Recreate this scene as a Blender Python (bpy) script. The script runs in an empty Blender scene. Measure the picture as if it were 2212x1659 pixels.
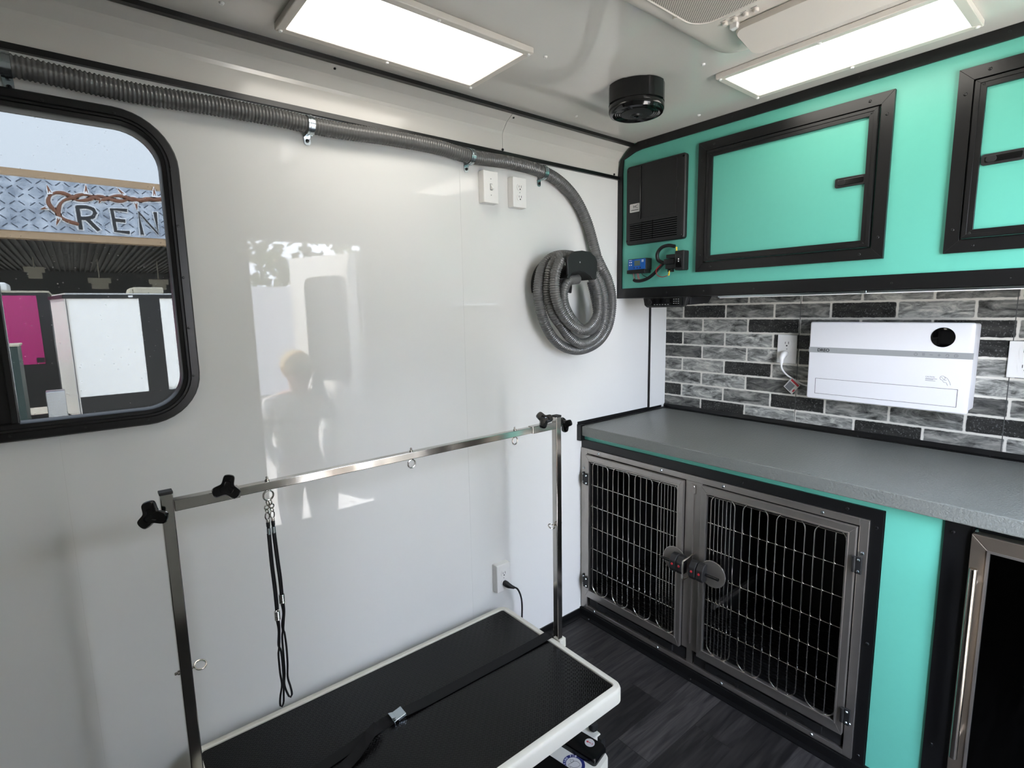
import bpy, bmesh, math, random
from mathutils import Vector, Matrix
C = bpy.context.scene.collection
S = bpy.context.scene
R = math.radians
random.seed(4)

# ------------------------------------------------------------------ camera, world, light, exposure
cam_d = bpy.data.cameras.new('camera'); cam = bpy.data.objects.new('camera', cam_d); C.objects.link(cam)
yaw, pit, rol = 0.88687, 0.14035, -0.018877
fw = Vector((math.cos(pit)*math.cos(yaw), math.cos(pit)*math.sin(yaw), -math.sin(pit)))
rt = fw.cross(Vector((0, 0, 1))).normalized(); up = rt.cross(fw)
rr = rt*math.cos(rol)+up*math.sin(rol); uu = up*math.cos(rol)-rt*math.sin(rol)
cam.matrix_world = Matrix(((rr.x, uu.x, -fw.x, 0), (rr.y, uu.y, -fw.y, 0), (rr.z, uu.z, -fw.z, 1.33), (0, 0, 0, 1)))
cam_d.sensor_fit = 'HORIZONTAL'; cam_d.sensor_width = 36; cam_d.lens = 1142.13/2212*36
cam_d.clip_start = 0.02; cam_d.clip_end = 300
S.camera = cam

SKY_STRENGTH = 10.9
SUN = 42.0
LAMP = 7.0
GT = 0.222
world = bpy.data.worlds.new('sky'); S.world = world; world.use_nodes = True
wn = world.node_tree; wn.nodes.clear()
wo = wn.nodes.new('ShaderNodeOutputWorld'); wb = wn.nodes.new('ShaderNodeBackground')
tc = wn.nodes.new('ShaderNodeTexCoord'); sx = wn.nodes.new('ShaderNodeSeparateXYZ'); cr = wn.nodes.new('ShaderNodeValToRGB')
wn.links.new(tc.outputs['Generated'], sx.inputs[0]); wn.links.new(sx.outputs['Z'], cr.inputs[0])
cr.color_ramp.elements[0].position = 0.0; cr.color_ramp.elements[0].color = (1.60, 1.74, 2.02, 1)
cr.color_ramp.elements[1].position = 0.7; cr.color_ramp.elements[1].color = (1.46, 1.72, 2.3, 1)
e = cr.color_ramp.elements.new(0.32); e.color = (1.78, 1.94, 2.27, 1)
wn.links.new(cr.outputs[0], wb.inputs[0]); 
bri = wn.nodes.new('ShaderNodeMath'); bri.operation = 'MULTIPLY_ADD'; bri.inputs[1].default_value = -0.24*SKY_STRENGTH; bri.inputs[2].default_value = SKY_STRENGTH
wn.links.new(sx.outputs['Y'], bri.inputs[0]); wn.links.new(bri.outputs[0], wb.inputs[1])
wn.links.new(wb.outputs[0], wo.inputs[0])
sun_d = bpy.data.lights.new('sun', 'SUN'); sun = bpy.data.objects.new('sun', sun_d); C.objects.link(sun)
sun_d.energy = SUN; sun_d.angle = R(0.6); sun_d.color = (1.0, 0.93, 0.82)
sun.rotation_euler = Vector((-0.52, 0.17, 0.83)).to_track_quat('Z', 'Y').to_euler()
S.view_settings.view_transform = 'Standard'; S.view_settings.look = 'None'
S.view_settings.exposure = 0.0; S.view_settings.gamma = 1.0; S.view_settings.use_curve_mapping = False
S.cycles.max_bounces = 10; S.cycles.glossy_bounces = 5; S.cycles.diffuse_bounces = 6
S.cycles.transparent_max_bounces = 12

# ------------------------------------------------------------------ materials
def lin(c):
    return tuple((v/255/12.92 if v/255 <= 0.04045 else ((v/255+0.055)/1.055)**2.4) for v in c)+(1,)
def mat(name, col, rough=0.5, metal=0.0, srgb=True, spec=0.5, bump=None, coat=0, vary=None, emit=None, alpha=None):
    m = bpy.data.materials.new(name); m.use_nodes = True
    nt = m.node_tree; b = nt.nodes['Principled BSDF']
    c = lin(col) if srgb else tuple(col)+(1,)
    b.inputs['Base Color'].default_value = c
    b.inputs['Roughness'].default_value = rough; b.inputs['Metallic'].default_value = metal
    b.inputs['Specular IOR Level'].default_value = spec; b.inputs['Coat Weight'].default_value = coat
    if emit: b.inputs['Emission Color'].default_value = c; b.inputs['Emission Strength'].default_value = emit
    co = nt.nodes.new('ShaderNodeTexCoord')
    if vary:       # (scale, amount) : slight tonal variation of the surface itself
        n = nt.nodes.new('ShaderNodeTexNoise'); n.inputs['Scale'].default_value = vary[0]; n.inputs['Detail'].default_value = 5
        mx = nt.nodes.new('ShaderNodeMix'); mx.data_type = 'RGBA'
        mx.inputs[6].default_value = tuple(v*(1-vary[1]) for v in c[:3])+(1,)
        mx.inputs[7].default_value = tuple(min(1, v*(1+vary[1])) for v in c[:3])+(1,)
        nt.links.new(co.outputs['Object'], n.inputs['Vector']); nt.links.new(n.outputs[0], mx.inputs[0]); nt.links.new(mx.outputs[2], b.inputs['Base Color'])
    if bump:       # (scale, strength, distance)
        n = nt.nodes.new('ShaderNodeTexNoise'); n.inputs['Scale'].default_value = bump[0]; n.inputs['Detail'].default_value = 2 if len(bump) < 4 else bump[3]
        bp = nt.nodes.new('ShaderNodeBump'); bp.inputs['Strength'].default_value = bump[1]; bp.inputs['Distance'].default_value = bump[2]
        nt.links.new(co.outputs['Object'], n.inputs['Vector']); nt.links.new(n.outputs[0], bp.inputs['Height']); nt.links.new(bp.outputs[0], b.inputs['Normal'])
    return m

M = {}
M['wall'] = mat('glossy_white_wall_panel', (216, 216, 213), 0.02, bump=(1.3, 0.2, 0.0009, 0), spec=0.28)
M['ceil'] = mat('glossy_ceiling_panel', (205, 202, 196), 0.03, bump=(2.2, 0.5, 0.011, 0), spec=0.5)
M['cove'] = mat('cove_panel', (196, 193, 187), 0.16, bump=(2.0, 0.3, 0.004, 0))
M['black'] = mat('black_aluminium_trim', (13, 13, 14), 0.33, spec=0.5)
M['blackgloss'] = mat('gloss_black_plastic', (10, 10, 11), 0.12)
M['blackmatt'] = mat('matt_black_plastic', (18, 18, 19), 0.55)
M['teal'] = mat('teal_satin_panel', (93, 174, 156), 0.36, vary=(60, 0.03), spec=0.4)
M['steel'] = mat('brushed_stainless_steel', (168, 163, 157), 0.30, 0.9, bump=(180, 0.1, 0.0005), vary=(14, 0.15))
M['chrome'] = mat('chrome', (190, 187, 182), 0.12, 1.0, vary=(20, 0.1))
M['wire'] = mat('polished_wire', (200, 196, 190), 0.2, 1.0)
M['zinc'] = mat('zinc_plated_steel', (190, 200, 205), 0.22, 1.0)
M['white'] = mat('white_plastic', (226, 225, 222), 0.3)
M['whitep'] = mat('white_powder_coat', (208, 205, 193), 0.35, vary=(40, 0.03))
M['ivory'] = mat('off_white_plastic', (214, 207, 198), 0.35)
M['heater'] = mat('white_satin_plastic', (226, 226, 228), 0.4)
M['grey'] = mat('grey_band', (150, 152, 152), 0.4)
M['screen'] = mat('smoked_lens', (6, 6, 7), 0.06)
M['ink'] = mat('dark_print', (32, 32, 34), 0.5)
M['inkgrey'] = mat('grey_print', (110, 112, 114), 0.5)
M['red'] = mat('red_mark', (170, 28, 40), 0.4)
M['redwire'] = mat('red_wire', (150, 26, 34), 0.4)
M['blue'] = mat('blue_plastic', (24, 92, 170), 0.35)
M['navy'] = mat('navy_print', (34, 40, 100), 0.45)
M['yellow'] = mat('yellow_terminal', (212, 186, 60), 0.4)
M['lcd'] = mat('lcd_screen', (96, 112, 104), 0.2)
M['label'] = mat('printed_sticker', (196, 194, 190), 0.4)
M['rubber'] = mat('black_rubber', (16, 16, 16), 0.7)
M['webbing'] = mat('black_nylon_webbing', (8, 8, 10), 0.65, spec=0.25, bump=(900, 0.4, 0.0006))
M['cord'] = mat('black_cord', (10, 10, 12), 0.5)
M['hose'] = mat('grey_ribbed_hose', (90, 90, 89), 0.24, vary=(30, 0.06), spec=0.6)
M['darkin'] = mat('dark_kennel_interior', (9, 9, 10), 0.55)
M['kfloor'] = mat('black_kennel_grate', (7, 7, 8), 0.5, bump=(120, 0.5, 0.002))
M['seam'] = mat('panel_seam', (204, 204, 200), 0.4)
M['whitecoat2'] = mat('cream_door_skin', (225, 222, 215), 0.35)

def lampmat(name, strength):
    m = bpy.data.materials.new(name); m.use_nodes = True; nt = m.node_tree; nt.nodes.clear()
    o = nt.nodes.new('ShaderNodeOutputMaterial'); e = nt.nodes.new('ShaderNodeEmission')
    e.inputs[0].default_value = (1.0, 0.95, 0.86, 1); e.inputs[1].default_value = strength
    nt.links.new(e.outputs[0], o.inputs[0]); return m
M['lamp'] = lampmat('lit_led_diffuser', LAMP)

def glassmat(name, tint, dirt=True, rough=0.0):
    m = bpy.data.materials.new(name); m.use_nodes = True; nt = m.node_tree; nt.nodes.clear()
    o = nt.nodes.new('ShaderNodeOutputMaterial'); t = nt.nodes.new('ShaderNodeBsdfTransparent'); g = nt.nodes.new('ShaderNodeBsdfGlossy')
    f = nt.nodes.new('ShaderNodeFresnel'); f.inputs[0].default_value = 1.5
    t.inputs[0].default_value = tint; g.inputs['Roughness'].default_value = rough
    mx = nt.nodes.new('ShaderNodeMixShader'); nt.links.new(f.outputs[0], mx.inputs[0]); nt.links.new(t.outputs[0], mx.inputs[1]); nt.links.new(g.outputs[0], mx.inputs[2])
    out = mx.outputs[0]
    if dirt:
        co = nt.nodes.new('ShaderNodeTexCoord'); v = nt.nodes.new('ShaderNodeTexVoronoi'); v.inputs['Scale'].default_value = 55
        n = nt.nodes.new('ShaderNodeTexNoise'); n.inputs['Scale'].default_value = 7
        nt.links.new(co.outputs['Object'], v.inputs['Vector']); nt.links.new(co.outputs['Object'], n.inputs['Vector'])
        mul = nt.nodes.new('ShaderNodeMath'); mul.operation = 'MULTIPLY_ADD'; mul.inputs[1].default_value = 0.22; mul.inputs[2].default_value = -0.03
        nt.links.new(n.outputs[0], mul.inputs[0])
        lt = nt.nodes.new('ShaderNodeMath'); lt.operation = 'LESS_THAN'; nt.links.new(v.outputs['Distance'], lt.inputs[0]); nt.links.new(mul.outputs[0], lt.inputs[1])
        sc = nt.nodes.new('ShaderNodeMath'); sc.operation = 'MULTIPLY_ADD'; sc.inputs[1].default_value = 0.16; sc.inputs[2].default_value = 0.012; nt.links.new(lt.outputs[0], sc.inputs[0])
        d = nt.nodes.new('ShaderNodeBsdfDiffuse'); d.inputs[0].default_value = (0.8, 0.8, 0.8, 1)
        m2 = nt.nodes.new('ShaderNodeMixShader'); nt.links.new(sc.outputs[0], m2.inputs[0]); nt.links.new(out, m2.inputs[1]); nt.links.new(d.outputs[0], m2.inputs[2]); out = m2.outputs[0]
    nt.links.new(out, o.inputs[0]); return m
M['glass'] = glassmat('tinted_window_glass', (GT*0.99, GT*1.02, GT*1.01, 1))
M['doorglass'] = glassmat('dark_fridge_glass', (0.05, 0.05, 0.06, 1), dirt=False)

def floormat():
    m = mat('dark_wood_plank_vinyl', (44, 42, 42), 0.45, spec=0.25); nt = m.node_tree; b = nt.nodes['Principled BSDF']
    co = nt.nodes.new('ShaderNodeTexCoord'); mp = nt.nodes.new('ShaderNodeMapping'); mp.inputs['Rotation'].default_value = (0, 0, 0)
    br = nt.nodes.new('ShaderNodeTexBrick'); br.inputs['Scale'].default_value = 1.0
    br.inputs['Brick Width'].default_value = 0.62; br.inputs['Row Height'].default_value = 0.125; br.inputs['Mortar Size'].default_value = 0.0012
    br.offset = 0.37; br.inputs['Color1'].default_value = (0.0, 0, 0, 1); br.inputs['Color2'].default_value = (1, 1, 1, 1); br.inputs['Mortar'].default_value = (0, 0, 0, 1)
    nt.links.new(co.outputs['Object'], mp.inputs[0]); nt.links.new(mp.outputs[0], br.inputs['Vector'])
    mp2 = nt.nodes.new('ShaderNodeMapping'); mp2.inputs['Scale'].default_value = (2.0, 26, 1)
    n = nt.nodes.new('ShaderNodeTexNoise'); n.inputs['Scale'].default_value = 2.2; n.inputs['Detail'].default_value = 9; n.inputs['Distortion'].default_value = 1.2
    ad = nt.nodes.new('ShaderNodeVectorMath'); ad.operation = 'MULTIPLY_ADD'; ad.inputs[1].default_value = (7, 7, 7)
    nt.links.new(br.outputs['Color'], ad.inputs[0]); nt.links.new(co.outputs['Object'], ad.inputs[2])
    nt.links.new(ad.outputs[0], mp2.inputs[0]); nt.links.new(mp2.outputs[0], n.inputs['Vector'])
    r = nt.nodes.new('ShaderNodeValToRGB'); r.color_ramp.elements[0].position = 0.3; r.color_ramp.elements[0].color = (0.006, 0.006, 0.0065, 1)
    r.color_ramp.elements[1].position = 0.72; r.color_ramp.elements[1].color = (0.036, 0.033, 0.032, 1)
    nt.links.new(n.outputs[0], r.inputs[0])
    mx = nt.nodes.new('ShaderNodeMix'); mx.data_type = 'RGBA'; mx.blend_type = 'MULTIPLY'; mx.inputs[0].default_value = 1
    mr = nt.nodes.new('ShaderNodeMapRange'); mr.inputs[3].default_value = 0.55; mr.inputs[4].default_value = 1.7
    nt.links.new(br.outputs['Color'], mr.inputs[0]); nt.links.new(r.outputs[0], mx.inputs[6]); nt.links.new(mr.outputs[0], mx.inputs[7])
    nt.links.new(mx.outputs[2], b.inputs['Base Color'])
    bp = nt.nodes.new('ShaderNodeBump'); bp.inputs['Strength'].default_value = 0.3; bp.inputs['Distance'].default_value = 0.001
    nt.links.new(n.outputs[0], bp.inputs['Height']); nt.links.new(bp.outputs[0], b.inputs['Normal'])
    return m
M['floor'] = floormat()

def countermat():
    m = mat('grey_laminate', (106, 109, 105), 0.3, spec=0.5, vary=(400, 0.12)); nt = m.node_tree; b = nt.nodes['Principled BSDF']
    co = nt.nodes.new('ShaderNodeTexCoord'); v = nt.nodes.new('ShaderNodeTexNoise'); v.inputs['Scale'].default_value = 170; v.inputs['Detail'].default_value = 2
    nt.links.new(co.outputs['Object'], v.inputs['Vector'])
    bp = nt.nodes.new('ShaderNodeBump'); bp.inputs['Strength'].default_value = 1.0; bp.inputs['Distance'].default_value = 0.0018
    nt.links.new(v.outputs[0], bp.inputs['Height']); nt.links.new(bp.outputs[0], b.inputs['Normal']); return m
M['counter'] = countermat()

def matmat():   # ribbed black grooming-table mat: rows of short raised bars
    m = mat('black_ribbed_table_mat', (6, 6, 6), 0.26, spec=0.22); nt = m.node_tree; b = nt.nodes['Principled BSDF']
    co = nt.nodes.new('ShaderNodeTexCoord'); mp = nt.nodes.new('ShaderNodeMapping'); mp.inputs['Rotation'].default_value = (0, 0, R(45))
    ck = nt.nodes.new('ShaderNodeTexChecker'); ck.inputs['Scale'].default_value = 118
    nt.links.new(co.outputs['Object'], mp.inputs[0]); nt.links.new(mp.outputs[0], ck.inputs['Vector'])
    w1 = nt.nodes.new('ShaderNodeTexWave'); w1.wave_type = 'BANDS'; w1.bands_direction = 'X'; w1.inputs['Scale'].default_value = 56
    w2 = nt.nodes.new('ShaderNodeTexWave'); w2.wave_type = 'BANDS'; w2.bands_direction = 'Y'; w2.inputs['Scale'].default_value = 56
    nt.links.new(mp.outputs[0], w1.inputs['Vector']); nt.links.new(mp.outputs[0], w2.inputs['Vector'])
    mx = nt.nodes.new('ShaderNodeMix'); mx.data_type = 'FLOAT'
    nt.links.new(ck.outputs['Fac'], mx.inputs[0]); nt.links.new(w1.outputs['Fac'], mx.inputs[2]); nt.links.new(w2.outputs['Fac'], mx.inputs[3])
    bp = nt.nodes.new('ShaderNodeBump'); bp.inputs['Strength'].default_value = 0.3; bp.inputs['Distance'].default_value = 0.0010
    nt.links.new(mx.outputs[0], bp.inputs['Height']); nt.links.new(bp.outputs[0], b.inputs['Normal']); return m
M['mat'] = matmat()

def brickmat():  # per-brick tone from the colour attribute, cracked stone noise inside, pale mortar at the ragged brick edge
    m = bpy.data.materials.new('printed_stone_brick_panel'); m.use_nodes = True; nt = m.node_tree; b = nt.nodes['Principled BSDF']
    b.inputs['Roughness'].default_value = 0.42; b.inputs['Specular IOR Level'].default_value = 0.35
    at = nt.nodes.new('ShaderNodeAttribute'); at.attribute_name = 'tone'
    uv = nt.nodes.new('ShaderNodeUVMap'); uv.uv_map = 'brick'
    co = nt.nodes.new('ShaderNodeTexCoord')
    n1 = nt.nodes.new('ShaderNodeTexNoise'); n1.inputs['Scale'].default_value = 13; n1.inputs['Detail'].default_value = 8; n1.inputs['Roughness'].default_value = 0.72; n1.inputs['Distortion'].default_value = 0.7
    mp = nt.nodes.new('ShaderNodeMapping'); mp.inputs['Scale'].default_value = (1, 1.0, 3.2)
    sh = nt.nodes.new('ShaderNodeVectorMath'); sh.operation = 'ADD'
    nt.links.new(co.outputs['Object'], sh.inputs[0]); nt.links.new(at.outputs['Vector'], sh.inputs[1])
    nt.links.new(sh.outputs[0], mp.inputs[0]); nt.links.new(mp.outputs[0], n1.inputs['Vector'])
    r = nt.nodes.new('ShaderNodeValToRGB')
    r.color_ramp.elements[0].position = 0.36; r.color_ramp.elements[0].color = (0.10, 0.10, 0.09, 1)
    r.color_ramp.elements[1].position = 0.66; r.color_ramp.elements[1].color = (2.1, 2.05, 1.85, 1)
    el = r.color_ramp.elements.new(0.5); el.color = (0.85, 0.86, 0.80, 1)
    nt.links.new(n1.outputs[0], r.inputs[0])
    sep = nt.nodes.new('ShaderNodeSeparateXYZ'); nt.links.new(at.outputs['Vector'], sep.inputs[0])
    mu = nt.nodes.new('ShaderNodeMix'); mu.data_type = 'RGBA'; mu.blend_type = 'MULTIPLY'; mu.inputs[0].default_value = 1
    nt.links.new(r.outputs[0], mu.inputs[6]); nt.links.new(sep.outputs['X'], mu.inputs[7])
    # fine speckle of the dark bricks
    n2 = nt.nodes.new('ShaderNodeTexNoise'); n2.inputs['Scale'].default_value = 190; n2.inputs['Detail'].default_value = 3
    nt.links.new(co.outputs['Object'], n2.inputs['Vector'])
    g2 = nt.nodes.new('ShaderNodeMath'); g2.operation = 'GREATER_THAN'; g2.inputs[1].default_value = 0.62; nt.links.new(n2.outputs[0], g2.inputs[0])
    m2 = nt.nodes.new('ShaderNodeMath'); m2.operation = 'MULTIPLY'; nt.links.new(g2.outputs[0], m2.inputs[0]); nt.links.new(sep.outputs['Y'], m2.inputs[1])
    mxs = nt.nodes.new('ShaderNodeMix'); mxs.data_type = 'RGBA'; mxs.inputs[7].default_value = (0.10, 0.10, 0.10, 1)
    nt.links.new(m2.outputs[0], mxs.inputs[0]); nt.links.new(mu.outputs[2], mxs.inputs[6])
    # edge distance in metres, in UV (u 0..w, v 0..h stored in mm around the brick centre)
    su = nt.nodes.new('ShaderNodeSeparateXYZ'); nt.links.new(uv.outputs[0], su.inputs[0])
    def edge(out, half):
        a = nt.nodes.new('ShaderNodeMath'); a.operation = 'ABSOLUTE'; nt.links.new(out, a.inputs[0])
        s = nt.nodes.new('ShaderNodeMath'); s.operation = 'SUBTRACT'; s.inputs[0].default_value = half; nt.links.new(a.outputs[0], s.inputs[1]); return s
    eu = edge(su.outputs[0], 0.10325); ev = edge(su.outputs[1], 0.03025)
    mn = nt.nodes.new('ShaderNodeMath'); mn.operation = 'SMOOTH_MIN'; mn.inputs[2].default_value = 0.006; nt.links.new(eu.outputs[0], mn.inputs[0]); nt.links.new(ev.outputs[0], mn.inputs[1])
    n3 = nt.nodes.new('ShaderNodeTexNoise'); n3.inputs['Scale'].default_value = 60; n3.inputs['Detail'].default_value = 3; nt.links.new(co.outputs['Object'], n3.inputs['Vector'])
    ma = nt.nodes.new('ShaderNodeMath'); ma.operation = 'MULTIPLY_ADD'; ma.inputs[1].default_value = 0.0045; nt.links.new(n3.outputs[0], ma.inputs[0]); nt.links.new(mn.outputs[0], ma.inputs[2])
    mr = nt.nodes.new('ShaderNodeMapRange'); mr.inputs[1].default_value = 0.0050; mr.inputs[2].default_value = 0.0070; mr.inputs[3].default_value = 1; mr.inputs[4].default_value = 0
    nt.links.new(ma.outputs[0], mr.inputs[0])
    mo = nt.nodes.new('ShaderNodeMix'); mo.data_type = 'RGBA'; mo.inputs[7].default_value = (0.62, 0.60, 0.54, 1)
    nt.links.new(mr.outputs[0], mo.inputs[0]); nt.links.new(mxs.outputs[2], mo.inputs[6]); nt.links.new(mo.outputs[2], b.inputs['Base Color'])
    return m
M['brick'] = brickmat()

def perfmat():
    m = mat('perforated_white_grille', (196, 186, 176), 0.5); nt = m.node_tree; b = nt.nodes['Principled BSDF']
    co = nt.nodes.new('ShaderNodeTexCoord'); mp = nt.nodes.new('ShaderNodeMapping'); mp.inputs['Rotation'].default_value = (0, 0, R(45))
    ck = nt.nodes.new('ShaderNodeTexVoronoi'); ck.inputs['Scale'].default_value = 215; ck.inputs['Randomness'].default_value = 0.0
    nt.links.new(co.outputs['Object'], mp.inputs[0]); nt.links.new(mp.outputs[0], ck.inputs['Vector'])
    lt = nt.nodes.new('ShaderNodeMath'); lt.operation = 'LESS_THAN'; lt.inputs[1].default_value = 0.36; nt.links.new(ck.outputs['Distance'], lt.inputs[0])
    mx = nt.nodes.new('ShaderNodeMix'); mx.data_type = 'RGBA'; mx.inputs[6].default_value = lin((205, 196, 186)); mx.inputs[7].default_value = lin((105, 98, 92))
    nt.links.new(lt.outputs[0], mx.inputs[0]); nt.links.new(mx.outputs[2], b.inputs['Base Color']); return m
M['perf'] = perfmat()
def platemat():  # printed tread plate of the fascia sign
    m = mat('tread_plate_print', (130, 138, 150), 0.4); nt = m.node_tree; b = nt.nodes['Principled BSDF']
    co = nt.nodes.new('ShaderNodeTexCoord')
    n = nt.nodes.new('ShaderNodeTexNoise'); n.inputs['Scale'].default_value = 3; n.inputs['Detail'].default_value = 7; nt.links.new(co.outputs['Object'], n.inputs['Vector'])
    r = nt.nodes.new('ShaderNodeValToRGB'); r.color_ramp.elements[0].position = 0.35; r.color_ramp.elements[0].color = lin((138, 148, 162)); r.color_ramp.elements[1].position = 0.7; r.color_ramp.elements[1].color = lin((206, 214, 224))
    nt.links.new(n.outputs[0], r.inputs[0]); nt.links.new(r.outputs[0], b.inputs['Base Color']); return m
M['plate'] = platemat()
M['platebar'] = mat('tread_bar_dark', (66, 74, 88), 0.4)
M['vine'] = mat('brown_thorn', (128, 84, 62), 0.6)
M['outline'] = mat('white_outline', (228, 230, 232), 0.5)
M['tan'] = mat('tan_fascia', (176, 148, 116), 0.7, vary=(6, 0.1))
M['soffit'] = mat('dark_corrugated_steel', (62, 62, 60), 0.6, vary=(3, 0.2))
M['trailerwhite'] = mat('white_trailer_skin', (252, 249, 243), 0.25, bump=(1.2, 0.2, 0.01, 0))
M['magenta'] = mat('magenta_trailer_skin', (178, 40, 110), 0.3, bump=(1.2, 0.2, 0.01, 0))
M['blackout'] = mat('black_trailer_trim', (22, 22, 22), 0.35, bump=(60, 0.4, 0.004))
M['concrete'] = mat('pale_concrete_ground', (206, 198, 184), 0.9, vary=(4, 0.12))
M['leaf'] = mat('tree_foliage', (74, 84, 44), 0.8, vary=(3, 0.4))
M['bark'] = mat('tree_bark', (70, 58, 46), 0.9)
M['greenbox'] = mat('dark_green_metal', (26, 48, 44), 0.5)
M['treadalu'] = mat('aluminium_tread_plate', (190, 190, 190), 0.35, 0.8, bump=(40, 0.8, 0.01))
M['beige'] = mat('beige_metal', (176, 168, 148), 0.6)
M['skin'] = mat('skin', (206, 150, 122), 0.5)
M['hair'] = mat('blond_hair', (206, 176, 120), 0.5, bump=(70, 0.6, 0.01))
M['shirt'] = mat('pale_striped_shirt', (224, 218, 208), 0.8, bump=(20, 0.4, 0.01))
M['trouser'] = mat('grey_trousers', (84, 84, 90), 0.8)
M['extwall'] = mat('exterior_wall_skin', (225, 222, 215), 0.4)

# ------------------------------------------------------------------ geometry helpers
class MB:
    def __init__(s): s.v = []; s.f = []; s.mi = []; s.cur = 0
    def add(s, vs, fs):
        o = len(s.v); s.v += [Vector(v) for v in vs]; s.f += [tuple(i+o for i in f) for f in fs]; s.mi += [s.cur]*len(fs); return s
    def box(s, x0, x1, y0, y1, z0, z1, mtx=None):
        vs = [Vector((x, y, z)) for x in (x0, x1) for y in (y0, y1) for z in (z0, z1)]
        if mtx: vs = [mtx @ v for v in vs]
        return s.add(vs, [(0, 1, 3, 2), (4, 6, 7, 5), (0, 4, 5, 1), (2, 3, 7, 6), (0, 2, 6, 4), (1, 5, 7, 3)])
    def prism(s, poly, a0, a1, axis='x'):     # polygon in the two other axes, extruded along axis
        def P(u, v, a): return (a, u, v) if axis == 'x' else ((u, a, v) if axis == 'y' else (u, v, a))
        n = len(poly); vs = [P(u, v, a0) for u, v in poly]+[P(u, v, a1) for u, v in poly]
        return s.add(vs, [tuple(range(n)), tuple(range(2*n-1, n-1, -1))]+[(i, (i+1) % n, n+(i+1) % n, n+i) for i in range(n)])
    def ring(s, o, i, a0, a1, axis='x'):      # mitred rectangular frame, o and i = (u0,u1,v0,v1)
        oc = [(o[0], o[2]), (o[1], o[2]), (o[1], o[3]), (o[0], o[3])]; ic = [(i[0], i[2]), (i[1], i[2]), (i[1], i[3]), (i[0], i[3])]
        for k in range(4): s.prism([oc[k], oc[(k+1) % 4], ic[(k+1) % 4], ic[k]], a0, a1, axis)
        return s
    def loft(s, loops, closed=True, cap=True):
        n = len(loops[0]); vs = [p for l in loops for p in l]; fs = []
        for k in range(len(loops)-1):
            for i in range(n if closed else n-1):
                j = (i+1) % n; fs.append((k*n+i, k*n+j, (k+1)*n+j, (k+1)*n+i))
        if cap and closed: fs += [tuple(range(n-1, -1, -1)), tuple(range((len(loops)-1)*n, len(loops)*n))]
        return s.add(vs, fs)
    def tube(s, pts, r, seg=12, closed=False, flat=1.0, upv=None):
        pts = [Vector(p) for p in pts]; n = len(pts); rs = r if isinstance(r, (list, tuple)) else [r]*n
        loops = []; prev = None
        for i, p in enumerate(pts):
            a = pts[(i-1) % n] if (closed or i > 0) else p; b = pts[(i+1) % n] if (closed or i < n-1) else p
            t = (b-a).normalized() if (b-a).length > 1e-9 else Vector((0, 0, 1))
            if prev is None:
                h = Vector(upv) if upv else (Vector((0, 0, 1)) if abs(t.z) < 0.9 else Vector((1, 0, 0)))
                u = t.cross(h).normalized()
            else:
                u = (prev-t*prev.dot(t)); u = u.normalized() if u.length > 1e-6 else t.orthogonal().normalized()
            w = t.cross(u); prev = u
            loops.append([p+(u*math.cos(2*math.pi*k/seg)+w*math.sin(2*math.pi*k/seg)*flat)*rs[i] for k in range(seg)])
        if closed: loops.append(loops[0]); return s.loft(loops, True, False)
        return s.loft(loops)
    def cyl(s, a, b, r, seg=20, r2=None): return s.tube([a, b], [r, r if r2 is None else r2], seg)
    def lathe(s, c, prof, seg=32, axis=(0, 0, 1)):       # prof = [(radius, height)]
        ax = Vector(axis).normalized(); u = ax.orthogonal().normalized(); w = ax.cross(u); c = Vector(c)
        return s.loft([[c+ax*h+(u*math.cos(2*math.pi*k/seg)+w*math.sin(2*math.pi*k/seg))*r for k in range(seg)] for r, h in prof])
    def torus(s, c, n, R_, r, seg=28, rs=8, sx_=1.0):
        n = Vector(n).normalized(); u = n.orthogonal().normalized(); w = n.cross(u); c = Vector(c)
        return s.tube([c+(u*math.cos(2*math.pi*k/seg)*sx_+w*math.sin(2*math.pi*k/seg))*R_ for k in range(seg)], r, rs, True)
    def ball(s, c, r, seg=16, rg=10, sc=(1, 1, 1)):
        c = Vector(c); loops = []
        for i in range(1, rg):
            a = math.pi*i/rg; loops.append([c+Vector((math.sin(a)*math.cos(2*math.pi*k/seg)*sc[0], math.sin(a)*math.sin(2*math.pi*k/seg)*sc[1], -math.cos(a)*sc[2]))*r for k in range(seg)])
        return s.loft(loops)
    def screw(s, c, n, r=0.004, h=0.002):               # small domed screw head
        return s.lathe(c, [(r, -h*0.3), (r, h*0.4), (r*0.75, h), (r*0.3, h*1.1), (r*0.25, h*0.6)], 12, n)
    def ribbon(s, pts, w, thick, normal):               # thick flat stroke along a polyline
        pts = [Vector(p) for p in pts]; n = Vector(normal).normalized(); loops = []
        for i, p in enumerate(pts):
            a = pts[max(0, i-1)]; b = pts[min(len(pts)-1, i+1)]; t = (b-a).normalized(); sd = t.cross(n).normalized()*w/2
            loops.append([p-sd, p+sd, p+sd+n*thick, p-sd+n*thick])
        return s.loft(loops)

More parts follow.
